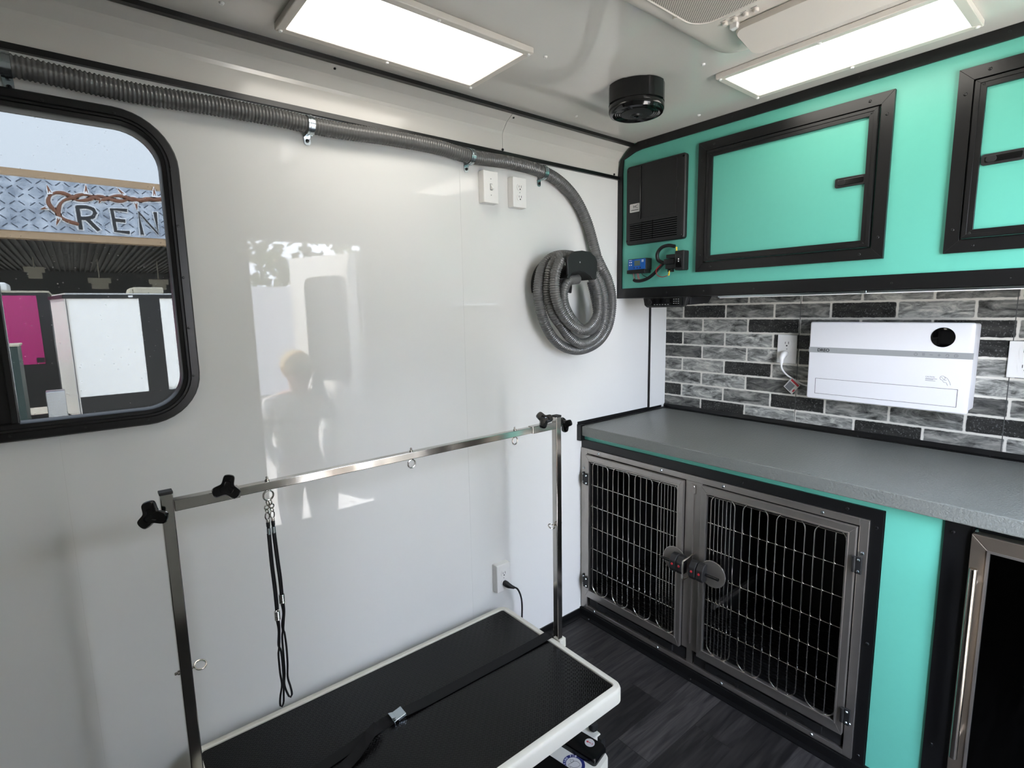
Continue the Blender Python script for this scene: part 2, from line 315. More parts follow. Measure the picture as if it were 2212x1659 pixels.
origin = {}
def link(name, mb, m, parent=None, bevel=0, smooth=False, label=None, cat=None, group=None, kind=None, seg=2, angle=40, pivot=None):
    me = bpy.data.meshes.new(name)
    xs = [v.x for v in mb.v]; ys = [v.y for v in mb.v]; zs = [v.z for v in mb.v]
    c = Vector(pivot) if pivot else Vector(((min(xs)+max(xs))/2, (min(ys)+max(ys))/2, min(zs)))
    me.from_pydata([v-c for v in mb.v], [], mb.f)
    ms = m if isinstance(m, (list, tuple)) else [m]
    for x in ms: me.materials.append(M[x] if isinstance(x, str) else x)
    if len(ms) > 1:
        for p, i in zip(me.polygons, mb.mi): p.material_index = i
    bm = bmesh.new(); bm.from_mesh(me); bmesh.ops.recalc_face_normals(bm, faces=bm.faces); bm.to_mesh(me); bm.free()
    if smooth:
        me.polygons.foreach_set('use_smooth', [True]*len(me.polygons))
        me.set_sharp_from_angle(angle=R(angle))
    o = bpy.data.objects.new(name, me); C.objects.link(o)
    o.location = c
    if parent is not None: o.parent = parent; o.location = c-origin[parent.name]
    origin[o.name] = c
    if bevel:
        b = o.modifiers.new('bevel', 'BEVEL'); b.width = bevel; b.segments = seg; b.limit_method = 'ANGLE'; b.angle_limit = R(35)
    if label: o['label'] = label
    if cat: o['category'] = cat
    if group: o['group'] = group
    if kind: o['kind'] = kind
    return o
def thing(name, label, cat, loc, group=None, kind=None):
    o = bpy.data.objects.new(name, None); C.objects.link(o); o.location = loc; o.empty_display_size = 0.05
    origin[o.name] = Vector(loc)
    if kind: o['kind'] = kind
    if label: o['label'] = label
    if cat: o['category'] = cat
    if group: o['group'] = group
    return o
def copy_tree(o, parent=None, loc=None):
    c = o.copy(); C.objects.link(c); c.parent = parent
    if loc is not None: c.location = loc
    origin[c.name] = Vector(c.location)
    for ch in list(o.children): copy_tree(ch, c)
    return c
def text_mb(s, size, org, xd, yd, th=0.0006, align='LEFT', bold=0.0):
    cu = bpy.data.curves.new('t', 'FONT'); cu.body = s; cu.size = size; cu.align_x = align; cu.extrude = th/2; cu.offset = bold; cu.resolution_u = 3
    o = bpy.data.objects.new('t', cu); C.objects.link(o); dg = bpy.context.evaluated_depsgraph_get(); dg.update()
    me = bpy.data.meshes.new_from_object(o.evaluated_get(dg)); bpy.data.objects.remove(o); bpy.data.curves.remove(cu)
    xd = Vector(xd).normalized(); yd = Vector(yd).normalized(); n = xd.cross(yd); org = Vector(org)
    mb = MB(); mb.add([org+xd*v.co.x+yd*v.co.y+n*(v.co.z+th/2) for v in me.vertices], [tuple(p.vertices) for p in me.polygons])
    bpy.data.meshes.remove(me); return mb
def rrect(u0, u1, v0, v1, r, n=8):
    out = []
    for cx, cy, a0 in ((u1-r, v1-r, 0), (u0+r, v1-r, 90), (u0+r, v0+r, 180), (u1-r, v0+r, 270)):
        for k in range(n+1):
            a = R(a0+90*k/n); out.append((cx+r*math.cos(a), cy+r*math.sin(a)))
    return out
def catmull(pts, step):
    pts = [Vector(p) for p in pts]; P = [pts[0]*2-pts[1]]+pts+[pts[-1]*2-pts[-2]]; dense = []
    for i in range(1, len(P)-2):
        for k in range(24):
            t = k/24; a, b, c, d = P[i-1], P[i], P[i+1], P[i+2]
            dense.append(0.5*((2*b)+(c-a)*t+(2*a-5*b+4*c-d)*t*t+(3*b-a-3*c+d)*t**3))
    dense.append(pts[-1]); out = [dense[0]]; acc = 0
    for i in range(1, len(dense)):
        a, b = dense[i-1], dense[i]; L = (b-a).length
        while acc+L >= step and L > 1e-12:
            f = (step-acc)/L; a = a+(b-a)*f; out.append(a.copy()); L = (b-a).length; acc = 0
        acc += L
    out.append(dense[-1]); return out
NX = (-1, 0, 0)

def screws(pts, n, r, h, m, parent, name='screw'):
    for p in pts: link(name, MB().screw(p, n, r, h), m, parent)
# ------------------------------------------------------------------ room shell
X0, XB, YR, YL, ZC = -1.9, 2.172, -0.35, 1.5, 1.985
fl = MB().box(X0, XB+0.05, YR-0.05, YL+0.05, -0.05, 0.0)
link('floor', fl, 'floor', kind='structure')
w = MB()
ho = rrect(-0.80, 0.207, 1.092, 1.767, 0.095, 8); ro = rrect(-0.9, 0.3, 0.95, 1.86, 0.001, 8)
w.loft([[(x, YL, z) for x, z in ho], [(x, YL, z) for x, z in ro], [(x, YL+0.05, z) for x, z in ro], [(x, YL+0.05, z) for x, z in ho], [(x, YL, z) for x, z in ho]], True, False)
for a in ((X0, -0.9, 0, 1.87), (0.3, 2.172, 0, 1.87), (-0.9, 0.3, 0, 0.95), (-0.9, 0.3, 1.86, 1.87)): w.box(a[0], a[1], YL, YL+0.05, a[2], a[3])
w.cur = 1
w.box(1.018, 1.019, YL-0.0004, YL, 0.03, 1.86).box(-0.0545, -0.0535, YL-0.0004, YL, 0.03, 1.076)
link('wall_left', w, ['wall', 'seam'], kind='structure')
cv = MB()
prof = [(1.5, 1.868), (1.5, 1.925), (1.4965, 1.934), (1.479, 1.955), (1.473, 1.961), (1.43, 1.985), (1.5, 2.03), (1.55, 2.03), (1.55, 1.868)]
cv.prism(prof, X0, 1.2, 'x'); cv.prism(prof, 1.2015, 2.172, 'x'); cv.box(1.2, 1.2015, 1.502, 1.55, 1.868, 2.0)
link('wall_cove', cv, 'cove', kind='structure')
def trim(n, mb, m='black', bev=0.0015): return link(n, mb, m, kind='structure', bevel=bev)
t = MB().box(X0, 1.83, 1.421, 1.437, 1.974, 1.985)
for x in (1.215, 0.6, 0.0): t.screw((x, 1.455, 1.9712), (0, -0.5, -0.85), 0.0035)
trim('trim_1', t, bev=0)
t = MB().box(X0, 1.82, 1.489, 1.5, 1.855, 1.868)
for x in (1.2, 1.79): t.screw((x, 1.499, 1.876), (0, -1, 0), 0.0045, 0.003)
trim('trim_2', t, bev=0)
trim('trim_3', MB().box(2.043, 2.051, 1.492, 1.5, 0.86, 1.38), bev=0.001)
link('wall_corner_panel', MB().box(2.052, 2.172, 1.494, 1.5, 0.86, 1.38), 'wall', kind='structure')
b = MB().prism([(1.5, 0), (1.474, 0), (1.474, 0.003), (1.496, 0.004), (1.496, 0.026), (1.5, 0.027)], X0, 1.6, 'x')
for x in (1.45, 0.9): b.screw((x, 1.485, 0.003), (0, 0, 1), 0.004)
trim('baseboard_left', b, bev=0)
link('wall_front', MB().box(X0-0.05, X0, YR-0.05, YL+0.05, 0, 2.03), 'wall', kind='structure')
# opposite wall with the doorway the photographer looks out of (seen mirrored in the glossy wall)
DX0, DX1, DZ = 0.80, 1.50, 1.76
rw = MB().box(X0, DX0, YR-0.05, YR, 0, 2.03).box(DX1, 2.22, YR-0.05, YR, 0, 2.03).box(DX0, DX1, YR-0.05, YR, DZ, 2.03)
link('wall_right', rw, 'wall', kind='structure')
df = MB()
df.ring((DX0-0.03, DX1+0.03, -0.001, DZ+0.03), (DX0+0.001, DX1-0.001, 0.01, DZ-0.002), YR-0.06, YR+0.006, 'y')
link('trim_4', df, 'black', kind='structure')
dn = Vector((-0.36, -0.93, 0)).normalized()    # the open door swings out from its hinge side
d1 = thing('door_1', None, None, (DX1, YR-0.07, 0.0), kind='structure')
lp = rrect(0.10, 0.52, 0.85, 1.58, 0.07, 6); lo = rrect(0.0, 0.66, 0.02, 1.72, 0.02, 6)
def dpt(u, z, o=0): p = Vector((DX1, YR-0.07, 0))+dn*u+Vector((dn.y, -dn.x, 0))*o; return (p.x, p.y, z)
db = MB(); db.loft([[dpt(u, z, 0) for u, z in lo], [dpt(u, z, 0) for u, z in lp], [dpt(u, z, 0.035) for u, z in lp], [dpt(u, z, 0.035) for u, z in lo], [dpt(u, z, 0) for u, z in lo]], True, False)
link('door_panel', db, 'whitecoat2', d1)
gl = MB().loft([[dpt(u, z, 0.012) for u, z in lp], [dpt(u, z, 0.020) for u, z in lp]])
link('door_window', gl, 'screen', d1)
# back wall: printed brick sheets
def brick_wall():
    verts = []; faces = []; uvs = []; tones = []; nseam = []
    dark = {(2, 1), (2, 4), (3, 1), (3, 4), (4, 0), (4, 3), (4, 6), (5, 3), (6, 2), (8, 0), (8, 3), (8, 6), (9, 1), (9, 4), (7, 6), (1, 7), (5, 7)}
    dark = {(2, 1), (2, 4), (3, 2), (3, 5), (4, 0), (4, 3), (4, 6), (5, 3), (6, 2), (8, 0), (8, 3), (8, 6), (9, 1), (9, 4), (5, 6), (1, 7), (7, 7), (6, 7)}
    rnd = random.Random(11)
    for r in range(0, 12):
        zc = 1.3645-0.0605*(r-1)
        odd = r % 2 == 1
        for k in range(-1, 10):
            # k=0 starts at the left wall; brick k spans yr..yl
            yl = (1.5085 if odd else 1.6085)-0.2065*k; yr = yl-0.2065; yc = (yl+yr)/2
            a, b2 = min(yl, 1.5), max(yr, -0.35)
            if a-b2 <= 0.002: continue
            kk = k
            isd = (r, kk) in dark
            br = 0.022 if isd else rnd.choice((0.15, 0.19, 0.24, 0.30))
            if (r, kk) in ((5, 0), (7, 2), (7, 5)): br = 0.09
            z0, z1 = max(zc-0.03025, 0.80), min(zc+0.03025, 1.42)
            if z1-z0 <= 0.002: continue
            o = len(verts); off = rnd.random()
            for y, z in ((a, z0), (b2, z0), (b2, z1), (a, z1)):
                verts.append((2.172, y, z)); uvs.append((y-yc, z-zc)); tones.append((br, 1.0 if isd else 0.0, off*3, 1))
            faces.append((o, o+1, o+2, o+3))
    me = bpy.data.meshes.new('wall_back'); me.from_pydata(verts, [], faces); me.materials.append(M['brick']); me.materials.append(M['seam'])
    ul = me.uv_layers.new(name='brick')
    for l in me.loops: ul.data[l.index].uv = uvs[l.vertex_index]
    ca = me.color_attributes.new('tone', 'FLOAT_COLOR', 'POINT')
    for i, t in enumerate(tones): ca.data[i].color = t
    o = bpy.data.objects.new('wall_back', me); C.objects.link(o); o['kind'] = 'structure'; origin[o.name] = Vector((0, 0, 0))
    return o
brick_wall()
link('wall_back_frame', MB().box(2.173, 2.222, YR-0.05, YL+0.05, 0, 2.03), 'wall', kind='structure')
sm = MB()
for y in (0.8895, 0.277): sm.box(2.1712, 2.1722, y-0.0011, y+0.0011, 0.86, 1.385)
link('trim_5', sm, mat('dark_sheet_joint', (70, 72, 70), 0.5), kind='structure')
t = MB().prism([(2.172, 0.866), (2.168, 0.866), (2.166, 0.850), (2.148, 0.8475), (2.148, 0.8465), (2.172, 0.8465)], -0.35, 1.494, 'y')
for y in (1.28, 0.66, 0.3): t.screw((2.158, y, 0.849), (0, 0, 1), 0.0035)
trim('trim_6', t, bev=0)
t = MB().prism([(1.5, 0.862), (1.497, 0.862), (1.496, 0.850), (1.479, 0.8475), (1.479, 0.8465), (1.5, 0.8465)], 1.57, 2.15, 'x')
for x in (1.66, 1.95): t.screw((x, 1.488, 0.849), (0, 0, 1), 0.0035)
trim('trim_7', t, bev=0)
ce = MB().box(X0, 2.172, YR, 1.435, ZC, ZC+0.04)
ceo = link('ceiling', ce, 'ceil', kind='structure')
for x, y in ((1.024, 1.092), (1.401, 0.863), (1.743, 1.085), (1.404, 1.345), (0.682, 1.365), (0.308, 1.327), (0.98, 0.5), (0.3, 0.8), (1.76, 0.22)):
    link('screw', MB().screw((x, y, ZC), (0, 0, -1), 0.0055, 0.004), 'white', ceo)

# ------------------------------------------------------------------ window in the left wall
wt = thing('window_1', None, None, (-0.29, 1.49, 1.077), kind='structure')
def wl(i, y): return [(x, y, z) for x, z in rrect(-0.815+i, 0.2225-i, 1.077+i, 1.782-i, max(0.115-i, 0.03), 10)]
fr = MB().loft([wl(0.0, 1.5), wl(0.0, 1.487), wl(0.003, 1.483), wl(0.018, 1.482), wl(0.020, 1.485), wl(0.0245, 1.485), wl(0.026, 1.489), wl(0.034, 1.491), wl(0.036, 1.497), wl(0.036, 1.534), wl(0.030, 1.534)], True, False)
link('window_frame', fr, 'black', wt, smooth=True, angle=30)
mu = MB().box(-0.162, -0.114, 1.512, 1.540, 1.10, 1.76).box(-0.126, -0.113, 1.500, 1.512, 1.10, 1.76)
link('mullion', mu, 'black', wt, bevel=0.002)
link('window_pane', MB().box(-0.114, 0.196, 1.528, 1.532, 1.10, 1.755), 'glass', wt)
link('window_pane', MB().box(-0.79, -0.162, 1.516, 1.520, 1.10, 1.755), 'glass', wt)
for x, z in ((-0.007, 1.767), (0.11, 1.767), (0.205, 1.664), (0.208, 1.538), (0.208, 1.419), (0.208, 1.3), (0.208, 1.185), (0.108, 1.091), (-0.007, 1.091), (-0.129, 1.091)):
    link('screw', MB().screw((x, 1.484, z), (0, -1, 0), 0.0036, 0.0025), 'black', wt)

# ------------------------------------------------------------------ ceiling fittings
def led_panel(x0, x1, y0, y1, label, m=0.020):
    t = thing('ceiling_light', label, 'ceiling light', ((x0+x1)/2, (y0+y1)/2, ZC), 'flat panel ceiling lights')
    f = MB().ring((x0-m, x1+m, y0-m, y1+m), (x0, x1, y0, y1), ZC-0.016, ZC-0.001, 'z')
    link('frame', f, 'ivory', t, bevel=0.002)
    link('diffuser', MB().box(x0+0.0005, x1-0.0005, y0+0.0005, y1-0.0005, ZC-0.013, ZC-0.008), 'lamp', t)
    for x in (x0-m*0.5, (x0+x1)/2, x1+m*0.5):
        for y in (y0-m*0.5, (y0+y1)/2, y1+m*0.5):
            if x == (x0+x1)/2 and y == (y0+y1)/2: continue
            if (x1-x0 > y1-y0) and y == (y0+y1)/2: continue
            if (x1-x0 < y1-y0) and x == (x0+x1)/2: continue
            link('screw', MB().screw((x, y, ZC-0.016), (0, 0, -1), 0.005, 0.0035), 'white', t)
    return t
led_panel(0.438, 0.946, 1.092, 1.326, 'flat lit ceiling light running along the white wall above the grooming table')
led_panel(1.505, 1.706, 0.352, 0.856, 'flat lit ceiling light running along the teal overhead cabinet')
for k, (a, b2) in enumerate(((-0.95, -0.45),)): led_panel(a, b2, 0.75, 0.98, 'unseen flat ceiling light added at the far end of the trailer ceiling')  # unseen panel, added light behind the camera and on the lower left wall

sp = thing('ceiling_speaker', 'round black two-tier speaker housing on the ceiling beside the corner', 'speaker', (1.375, 1.068, ZC))
pts = []
for k in range(64):
    a = 2*math.pi*k/64; r = 0.082 + (0.0035 if (math.cos(4*a+0.6) > 0.0) else 0.0); pts.append((1.375+r*math.cos(a), 1.068+r*math.sin(a)))
link('housing', MB().prism(pts, ZC-0.052, ZC-0.001, 'z'), 'blackgloss', sp, smooth=True, angle=28)
link('lower_ring', MB().lathe((1.375, 1.068, ZC), [(0.080, -0.050), (0.082, -0.056), (0.082, -0.070), (0.078, -0.078), (0.070, -0.080), (0.066, -0.077)]+[(0.066-0.003*i, -0.077+(0.0012 if i % 2 else 0)) for i in range(1, 8)]+[(0.044, -0.0765)], 64), 'blackgloss', sp, smooth=True, angle=35)
link('cap', MB().lathe((1.375, 1.068, ZC), [(0.046, -0.074), (0.046, -0.078), (0.040, -0.0795), (0.020, -0.0815), (0.018, -0.0805), (0.016, -0.0805), (0.014, -0.085), (0.009, -0.0855), (0.007, -0.082)], 48), 'blackmatt', sp, smooth=True, angle=30)
link('button', MB().lathe((1.375, 1.068, ZC), [(0.006, -0.081), (0.006, -0.0865), (0.003, -0.088)], 16), 'blackgloss', sp, smooth=True)

ac = thing('air_conditioner', 'off-white ceiling air conditioner with perforated grille and hinged vent flap', 'air conditioner', (1.10, 0.50, ZC))
al = lambda i, z: [(x, y, z) for x, y in rrect(0.80+i, 1.368-i, 0.215+i, 0.776-i, 0.055, 6)]
link('body', MB().loft([al(0, ZC-0.001), al(0, ZC-0.014), al(0.006, ZC-0.026), al(0.02, ZC-0.033), al(0.032, ZC-0.035)]), 'ivory', ac, smooth=True, angle=50)
gr = lambda i, z: [(x, y, z) for x, y in rrect(0.88+i, 1.152-i, 0.30+i, 0.728-i, 0.05, 6)]
gp = link('grille', MB().loft([gr(0, ZC-0.034), gr(0, ZC-0.038), gr(0.004, ZC-0.040), gr(0.006, ZC-0.0375), gr(0.007, ZC-0.0365)]), 'ivory', ac, smooth=True, angle=40)
link('perforated_insert', MB().prism([(x, y) for x, y in rrect(0.8868, 1.1452, 0.3068, 0.7212, 0.043, 6)], ZC-0.0385, ZC-0.0366, 'z'), 'perf', gp)
link('grille_tab', MB().box(1.065, 1.085, 0.722, 0.734, ZC-0.041, ZC-0.034), 'ivory', ac, bevel=0.001)
for i, y in enumerate((0.677, 0.655, 0.631, 0.608, 0.551, 0.535)):
    k = link('knob', MB().lathe((1.181, y, ZC-0.034), [(0.0062, 0.0), (0.0060, -0.006), (0.0045, -0.0075)], 20), 'ivory', ac, smooth=True)
    link('dial_mark', MB().box(1.1695, 1.1705, y-0.007, y+0.006, ZC-0.0357, ZC-0.0352), 'inkgrey', k)
fm = Matrix.Translation((1.205, 0, ZC-0.037)) @ Matrix.Rotation(R(13), 4, 'Y')
fp = MB(); lf = [(x, y) for x, y in rrect(0.0, 0.105, 0.335, 0.672, 0.022, 6)]
fp.loft([[fm @ Vector((x, y, 0)) for x, y in lf], [fm @ Vector((x, y, -0.010)) for x, y in lf], [fm @ Vector((x*0.97+0.0015, 0.5035+(y-0.5035)*0.98, -0.014)) for x, y in lf]])
link('vent_flap', fp, 'ivory', ac, smooth=True, angle=40)
link('vent_hinge', MB().box(1.196, 1.210, 0.658, 0.676, ZC-0.046, ZC-0.032), 'white', ac, bevel=0.002)
link('vent_opening', MB().box(1.225, 1.31, 0.36, 0.65, ZC-0.0365, ZC-0.034), 'ink', ac)

# ------------------------------------------------------------------ hose, clamps, hanger
hp = [(-0.95, 1.472, 1.822), (-0.5, 1.472, 1.820), (-0.061, 1.472, 1.819), (0.078, 1.472, 1.815), (0.157, 1.473, 1.814), (0.30, 1.474, 1.820), (0.446, 1.474, 1.823), (0.530, 1.474, 1.821), (0.63, 1.474, 1.823), (0.77, 1.474, 1.830), (0.93, 1.474, 1.831), (1.045, 1.474, 1.823), (1.20, 1.474, 1.829), (1.33, 1.474, 1.824), (1.43, 1.472, 1.803), (1.522, 1.470, 1.750), (1.588, 1.468, 1.669), (1.625, 1.462, 1.578), (1.652, 1.455, 1.492)]
COIL = [(1.6375, 1.455, 1.5287), (1.663, 1.45, 1.4882), (1.6941, 1.447, 1.4417), (1.7147, 1.444, 1.3799), (1.709, 1.44, 1.3118), (1.6843, 1.437, 1.2498), (1.6342, 1.434, 1.2011), (1.5658, 1.432, 1.1742), (1.4932, 1.431, 1.1677), (1.4247, 1.431, 1.1853), (1.3702, 1.431, 1.2197), (1.3318, 1.431, 1.2676), (1.3083, 1.431, 1.3187), (1.2962, 1.431, 1.3737), (1.2983, 1.431, 1.4231), (1.3165, 1.43, 1.4727), (1.3529, 1.428, 1.5075), (1.3995, 1.425, 1.5228), (1.4621, 1.422, 1.523), (1.5245, 1.42, 1.5049), (1.5674, 1.416, 1.4694), (1.6076, 1.412, 1.4219), (1.6266, 1.408, 1.3622), (1.6241, 1.404, 1.302), (1.5992, 1.4, 1.2479), (1.5485, 1.398, 1.2066), (1.4807, 1.397, 1.1967), (1.4204, 1.397, 1.2235), (1.377, 1.397, 1.2664), (1.338, 1.4, 1.3129), (1.3193, 1.405, 1.3778), (1.3187, 1.4, 1.4366), (1.3253, 1.392, 1.4752), (1.3532, 1.385, 1.5097), (1.3954, 1.378, 1.5111), (1.4544, 1.372, 1.4882), (1.505, 1.37, 1.4543), (1.5339, 1.368, 1.4083), (1.5461, 1.366, 1.3561), (1.5379, 1.364, 1.3036), (1.5006, 1.362, 1.2627), (1.45, 1.361, 1.2489), (1.3902, 1.36, 1.2715), (1.3399, 1.359, 1.3176), (1.312, 1.358, 1.3715), (1.3071, 1.358, 1.4244), (1.3174, 1.357, 1.4676), (1.3371, 1.356, 1.5008)]
inner = [(1.4359, 1.372, 1.435), (1.3899, 1.366, 1.4288), (1.361, 1.362, 1.406), (1.3531, 1.362, 1.3716), (1.368, 1.366, 1.3321), (1.4098, 1.372, 1.286), (1.4627, 1.38, 1.2533), (1.5175, 1.388, 1.2432), (1.5661, 1.396, 1.2654), (1.5829, 1.404, 1.3137), (1.5731, 1.41, 1.3785), (1.5574, 1.414, 1.4319)]
def hose_mesh(pts, r0, r1, x_taper=None):
    c = catmull(pts, 0.002); n = len(c); rad = []
    for i in range(n):
        f = min(1, max(0, (i*0.002-2.4)/0.5)); r = r0*(1-f)+r1*f
        rad.append(r*(1.0, 0.99, 0.88, 0.88)[i % 4])
    return MB().tube(c, rad, 14, upv=(0, 1, 0))
hz = thing('vacuum_hose', 'long grey ribbed hose clamped along the wall and coiled on a black hanger', 'hose', (1.5, 1.45, 1.33))
link('hose_run', hose_mesh(hp+COIL, 0.0222, 0.0190), 'hose', hz, smooth=True, angle=60)
cn = catmull(inner, 0.002)
link('inner_loop', MB().tube(cn, [0.0185*(1.0, 0.99, 0.88, 0.88)[i % 4] for i in range(len(cn))], 14, upv=(0, 1, 0)), 'hose', hz, smooth=True, angle=60)
hg = thing('hose_hanger', 'black plastic hose hanger holding the coiled hose', 'hanger', (1.45, 1.5, 1.45))
def arcp(cx, cz, r0, r1, a0, a1, n=18): return [(cx+r1*math.cos(R(a0+(a1-a0)*k/n)), cz+r1*math.sin(R(a0+(a1-a0)*k/n))) for k in range(n+1)]+[(cx+r0*math.cos(R(a1+(a0-a1)*k/n)), cz+r0*math.sin(R(a1+(a0-a1)*k/n))) for k in range(n+1)]
cxh, czh = 1.425, 1.425
link('saddle', MB().prism(arcp(cxh, czh-0.025, 0.074, 0.086, 25, 155), 1.336, 1.488, 'y'), 'blackmatt', hg, bevel=0.002)
link('back_plate', MB().prism(arcp(cxh, czh-0.01, 0.036, 0.105, -15, 195), 1.488, 1.4995, 'y'), 'blackmatt', hg, bevel=0.003)
fp_ = [(1.3411, 1.444), (1.3367, 1.4976), (1.3484, 1.5148), (1.3762, 1.5271), (1.4152, 1.5321), (1.4552, 1.5288), (1.4813, 1.5153), (1.4942, 1.497), (1.4913, 1.4618), (1.4839, 1.4315), (1.4703, 1.4302), (1.4554, 1.4434), (1.426, 1.4549), (1.3936, 1.4579), (1.362, 1.4522)]
link('front_lip', MB().prism(fp_, 1.325, 1.336, 'y'), 'blackmatt', hg, bevel=0.003)
link('screw', MB().screw((1.401, 1.325, 1.4904), (0, -1, 0), 0.003, 0.001), 'grey', hg)
def hose_clamp(x, z, label):
    t = thing('hose_clamp', label, 'pipe clamp', (x, 1.5, z), 'zinc hose clamps on the wall')
    b_ = MB(); arc = [(1.474+0.0245*math.sin(R(a)), z-0.0245*math.cos(R(a))) for a in range(-235, 31, 12)]
    arc = [(1.4985, z+0.030)]+[(1.474-0.0245*math.cos(R(a)), z+0.0245*math.sin(R(a))) for a in range(130, -101, -10)]
    o = [(1.474+(y-1.474)*1.0, zz) for y, zz in arc[1:]]; i_ = [(1.474+(y-1.474)*0.95, z+(zz-z)*0.95) for y, zz in arc[1:]]
    b_.prism(o+i_[::-1], x-0.0085, x+0.0085, 'x')
    b_.prism([(y*0+1.474-0.0258*math.cos(R(a)), z+0.0258*math.sin(R(a))) for a in range(130, -101, -10)]+[(1.474-0.0246*math.cos(R(a)), z+0.0246*math.sin(R(a))) for a in range(-100, 131, 10)], x-0.0028, x+0.0028, 'x')
    link('band', b_, 'zinc', t, smooth=True, angle=35)
    tb = MB().prism([(x-0.0085, z-0.0225), (x+0.0085, z-0.0225), (x+0.0085, z-0.040), (x+0.004, z-0.045), (x-0.004, z-0.045), (x-0.0085, z-0.040)], 1.4965, 1.499, 'y').box(x-0.0085, x+0.0085, 1.478, 1.499, z-0.0252, z-0.0228)
    link('tab', tb, 'zinc', t)
    link('bolt', MB().screw((x, 1.4965, z-0.034), (0, -1, 0), 0.0048, 0.004), 'black', t)
hose_clamp(-0.055, 1.8195, 'zinc hose clamp above the window')
hose_clamp(0.529, 1.8205, 'zinc hose clamp midway between the window and the light switch')
hose_clamp(1.044, 1.8230, 'zinc hose clamp just left of the light switch')
hose_clamp(1.366, 1.8190, 'zinc hose clamp where the hose bends down, right of the outlet')

# ------------------------------------------------------------------ switch and outlets
def frame_of(kind):     # local (u right, v up, w towards the viewer) to world
    if kind == 'left': return Vector((1, 0, 0)), Vector((0, 0, 1)), Vector((0, -1, 0))
    return Vector((0, -1, 0)), Vector((0, 0, 1)), Vector((-1, 0, 0))
def lbox(mb, o, fr, u0, u1, v0, v1, w0, w1):
    a, b_, c = fr
    vs = [o+a*x+b_*y+c*z for x in (u0, u1) for y in (v0, v1) for z in (w0, w1)]
    mb.add(vs, [(0, 1, 3, 2), (4, 6, 7, 5), (0, 4, 5, 1), (2, 3, 7, 6), (0, 2, 6, 4), (1, 5, 7, 3)]); return mb
def lpoly(mb, o, fr, poly, w0, w1):
    a, b_, c = fr; n = len(poly)
    mb.add([o+a*x+b_*y+c*w0 for x, y in poly]+[o+a*x+b_*y+c*w1 for x, y in poly], [tuple(range(n)), tuple(range(2*n-1, n-1, -1))]+[(i, (i+1) % n, n+(i+1) % n, n+i) for i in range(n)]); return mb
def receptacle(t, o, fr, v, dep, s):
    face = [(math.cos(R(a))*0.0155*s, max(-0.0125*s, min(0.0125*s, math.sin(R(a))*0.0165*s))) for a in range(0, 360, 15)]
    r = link('receptacle', lpoly(MB(), o, fr, [(x, y+v) for x, y in face], dep, dep+0.0025), 'white', t)
    sl = MB(); lbox(sl, o, fr, -0.0065*s, -0.005*s, v-0.001*s, v+0.007*s, dep+0.0024, dep+0.0031); lbox(sl, o, fr, 0.005*s, 0.0066*s, v-0.0015*s, v+0.0075*s, dep+0.0024, dep+0.0031)
    lpoly(sl, o, fr, [(0.0028*s*math.cos(R(a)), v-0.007*s+0.0028*s*math.sin(R(a))) for a in range(0, 360, 40)], dep+0.0024, dep+0.0031)
    link('slots', sl, 'ink', r)
def wall_box(name, label, cat, o, fr, wd, ht, dep, kind='outlet', group=None, skip=False):
    o = Vector(o); t = thing(name, label, cat, o, group); s = wd/0.07
    if dep > 0.012: link('box', lbox(MB(), o, fr, -wd/2, wd/2, -ht/2, ht/2, 0.0003, dep-0.004), 'white', t, bevel=0.002)
    link('cover_plate', lbox(MB(), o, fr, -wd/2, wd/2, -ht/2, ht/2, max(0.0003, dep-0.0045), dep), 'white', t, bevel=0.0022)
    if kind == 'outlet':
        receptacle(t, o, fr, 0.0195*s, dep-0.0005, s); receptacle(t, o, fr, -0.0195*s, dep-0.0005, s)
        link('screw', MB().screw(o+fr[2]*dep, fr[2], 0.0022*s, 0.0008), 'grey', t)
    else:
        link('toggle_slot', lbox(MB(), o, fr, -0.0052*s, 0.0052*s, -0.012*s, 0.012*s, dep-0.0005, dep+0.0008), 'inkgrey', t)
        tg = MB(); pr = [(0.001, 0.011), (0.001, -0.010), (0.012, -0.0105), (0.014, -0.006), (0.006, 0.004)]
        a, b_, c = fr; n = len(pr)
        tg.add([o+a*-0.0042*s+b_*y*s+c*(dep+x*s) for x, y in pr]+[o+a*0.0042*s+b_*y*s+c*(dep+x*s) for x, y in pr], [tuple(range(n)), tuple(range(2*n-1, n-1, -1))]+[(i, (i+1) % n, n+(i+1) % n, n+i) for i in range(n)])
        link('toggle', tg, 'white', t, bevel=0.0008)
        for v in (0.030, -0.030): link('screw', MB().screw(o+fr[2]*dep+fr[1]*v*s, fr[2], 0.0022*s, 0.0008), 'grey', t)
    return t
FL, FB = frame_of('left'), frame_of('back')
wall_box('light_switch', 'white surface-mounted toggle light switch under the hose', 'light switch', (1.124, 1.5, 1.7375), FL, 0.061, 0.104, 0.03, 'switch')
wall_box('wall_outlet', 'empty white surface-mounted outlet right of the light switch', 'outlet', (1.2500, 1.5, 1.7345), FL, 0.061, 0.102, 0.03)
wall_box('wall_outlet', 'white outlet low on the wall with a black plug in it', 'outlet', (1.1415, 1.5, 0.3350), FL, 0.063, 0.106, 0.03)
wall_box('wall_outlet', 'white outlet on the brick panel with the heater plug in it', 'outlet', (2.1722, 0.930, 1.154), FB, 0.075, 0.113, 0.008)
wall_box('wall_outlet', 'white double outlet right of the wall heater, cut by the picture edge', 'outlet', (2.1722, 0.243, 1.153), FB, 0.082, 0.110, 0.008)
